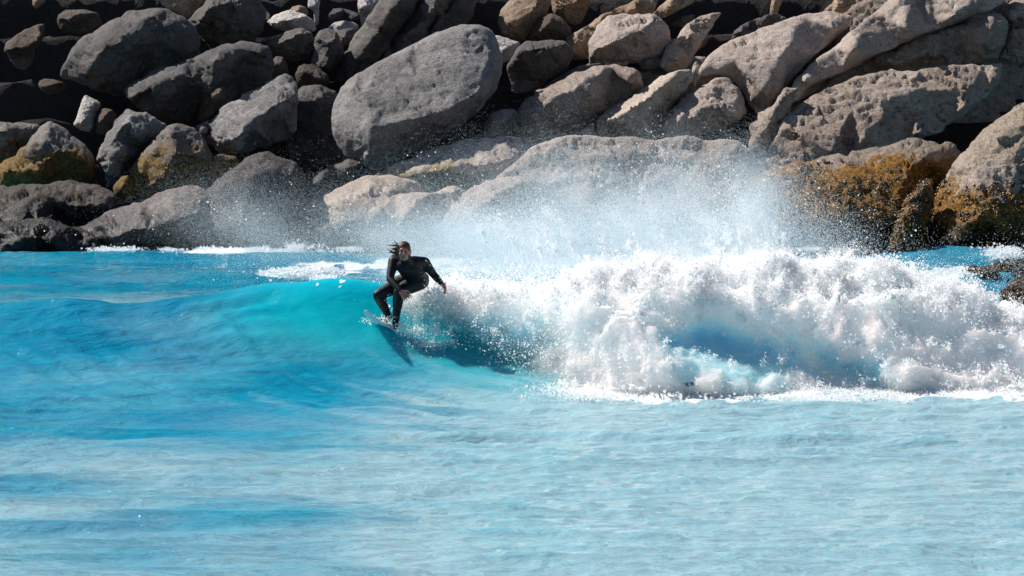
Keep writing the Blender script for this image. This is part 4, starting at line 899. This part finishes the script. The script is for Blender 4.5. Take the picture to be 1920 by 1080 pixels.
    for i in range(n):
        for j in range(mseg): fs_.append((i * mseg + j, i * mseg + (j + 1) % mseg, (i + 1) * mseg + (j + 1) % mseg, (i + 1) * mseg + j))
    fs_.append(tuple(range(mseg))[::-1]); fs_.append(tuple(n * mseg + j for j in range(mseg)))
    me = bpy.data.meshes.new('deck'); me.from_pydata([tuple(v) for v in vs_], [], fs_); me.polygons.foreach_set('use_smooth', np.ones(len(me.polygons), bool))
    bo = link('hull', me, plain('white_board_resin', (0.80, 0.81, 0.80), 0.3), parent=bt)
    bm = bmesh.new()
    for off in (-.11, 0, .11):
        p0 = fwd * (-L * .44 + (.06 if off else 0)) + sid * off - nrm * .02; v = [bm.verts.new(p0 + fwd * a - nrm * b + sid * c) for a, b, c in ((.0, 0, .004), (.10, 0, .004), (-.02, .10, .001), (0, 0, -.004), (.10, 0, -.004), (-.02, .10, -.001))]
        for f in ((0, 1, 2), (5, 4, 3), (0, 3, 4, 1), (1, 4, 5, 2), (2, 5, 3, 0)): bm.faces.new([v[q] for q in f])
        me = bpy.data.meshes.new('fin'); bm.to_mesh(me); bm.free(); bm = bmesh.new(); link('fin', me, plain('fin_grey', (.1, .1, .11)), parent=bt)
    bm.free()
build_surfer()

# ------------------------------------------------------------------ seaweed clumps on the weedy rocks
def build_weed():
    out = []
    for V, mat in WEEDY:
        n = len(V); i = RS.randint(0, n, 22000 if mat != 'kelp' else 5000); q = V[i] + RS.normal(0, .022, (len(i), 3))
        nz = fbm(q * 1.7, 3, 5); fine = fbm(q * 7, 2, 9); top = {'ralgae': 1.75, 'ralgae2': 1.35, 'kelp': 3.0}[mat]
        keep = (q[:, 2] > 0.02) & (q[:, 2] < top + 0.55 * nz) & (fine > -0.05) & (q[:, 1] < V[:, 1].min() + 2.6); out.append(q[keep])
    q = np.vstack(out)
    k = NT('wet_seaweed'); pos = k.pos(); c = k.mix(k.ramp(k.noise(3.0, 3, 0.6, pos), 0.38, 0.62), (0.045, 0.025, 0.008), (0.33, 0.15, 0.010)); c = k.mix(k.ramp(k.noise(23.0, 2, 0.6, pos), 0.35, 0.65), (0.03, 0.018, 0.008), c)
    k.link(c, k.b.inputs['Base Color']); k.b.inputs['Roughness'].default_value = 0.28
    o = droplets('seaweed', q, 0.013 * np.exp(RS.standard_normal(len(q)) * 0.4), k.m, 'golden brown bladder seaweed clinging to the right hand rocks'); o['category'] = 'seaweed'
build_weed()
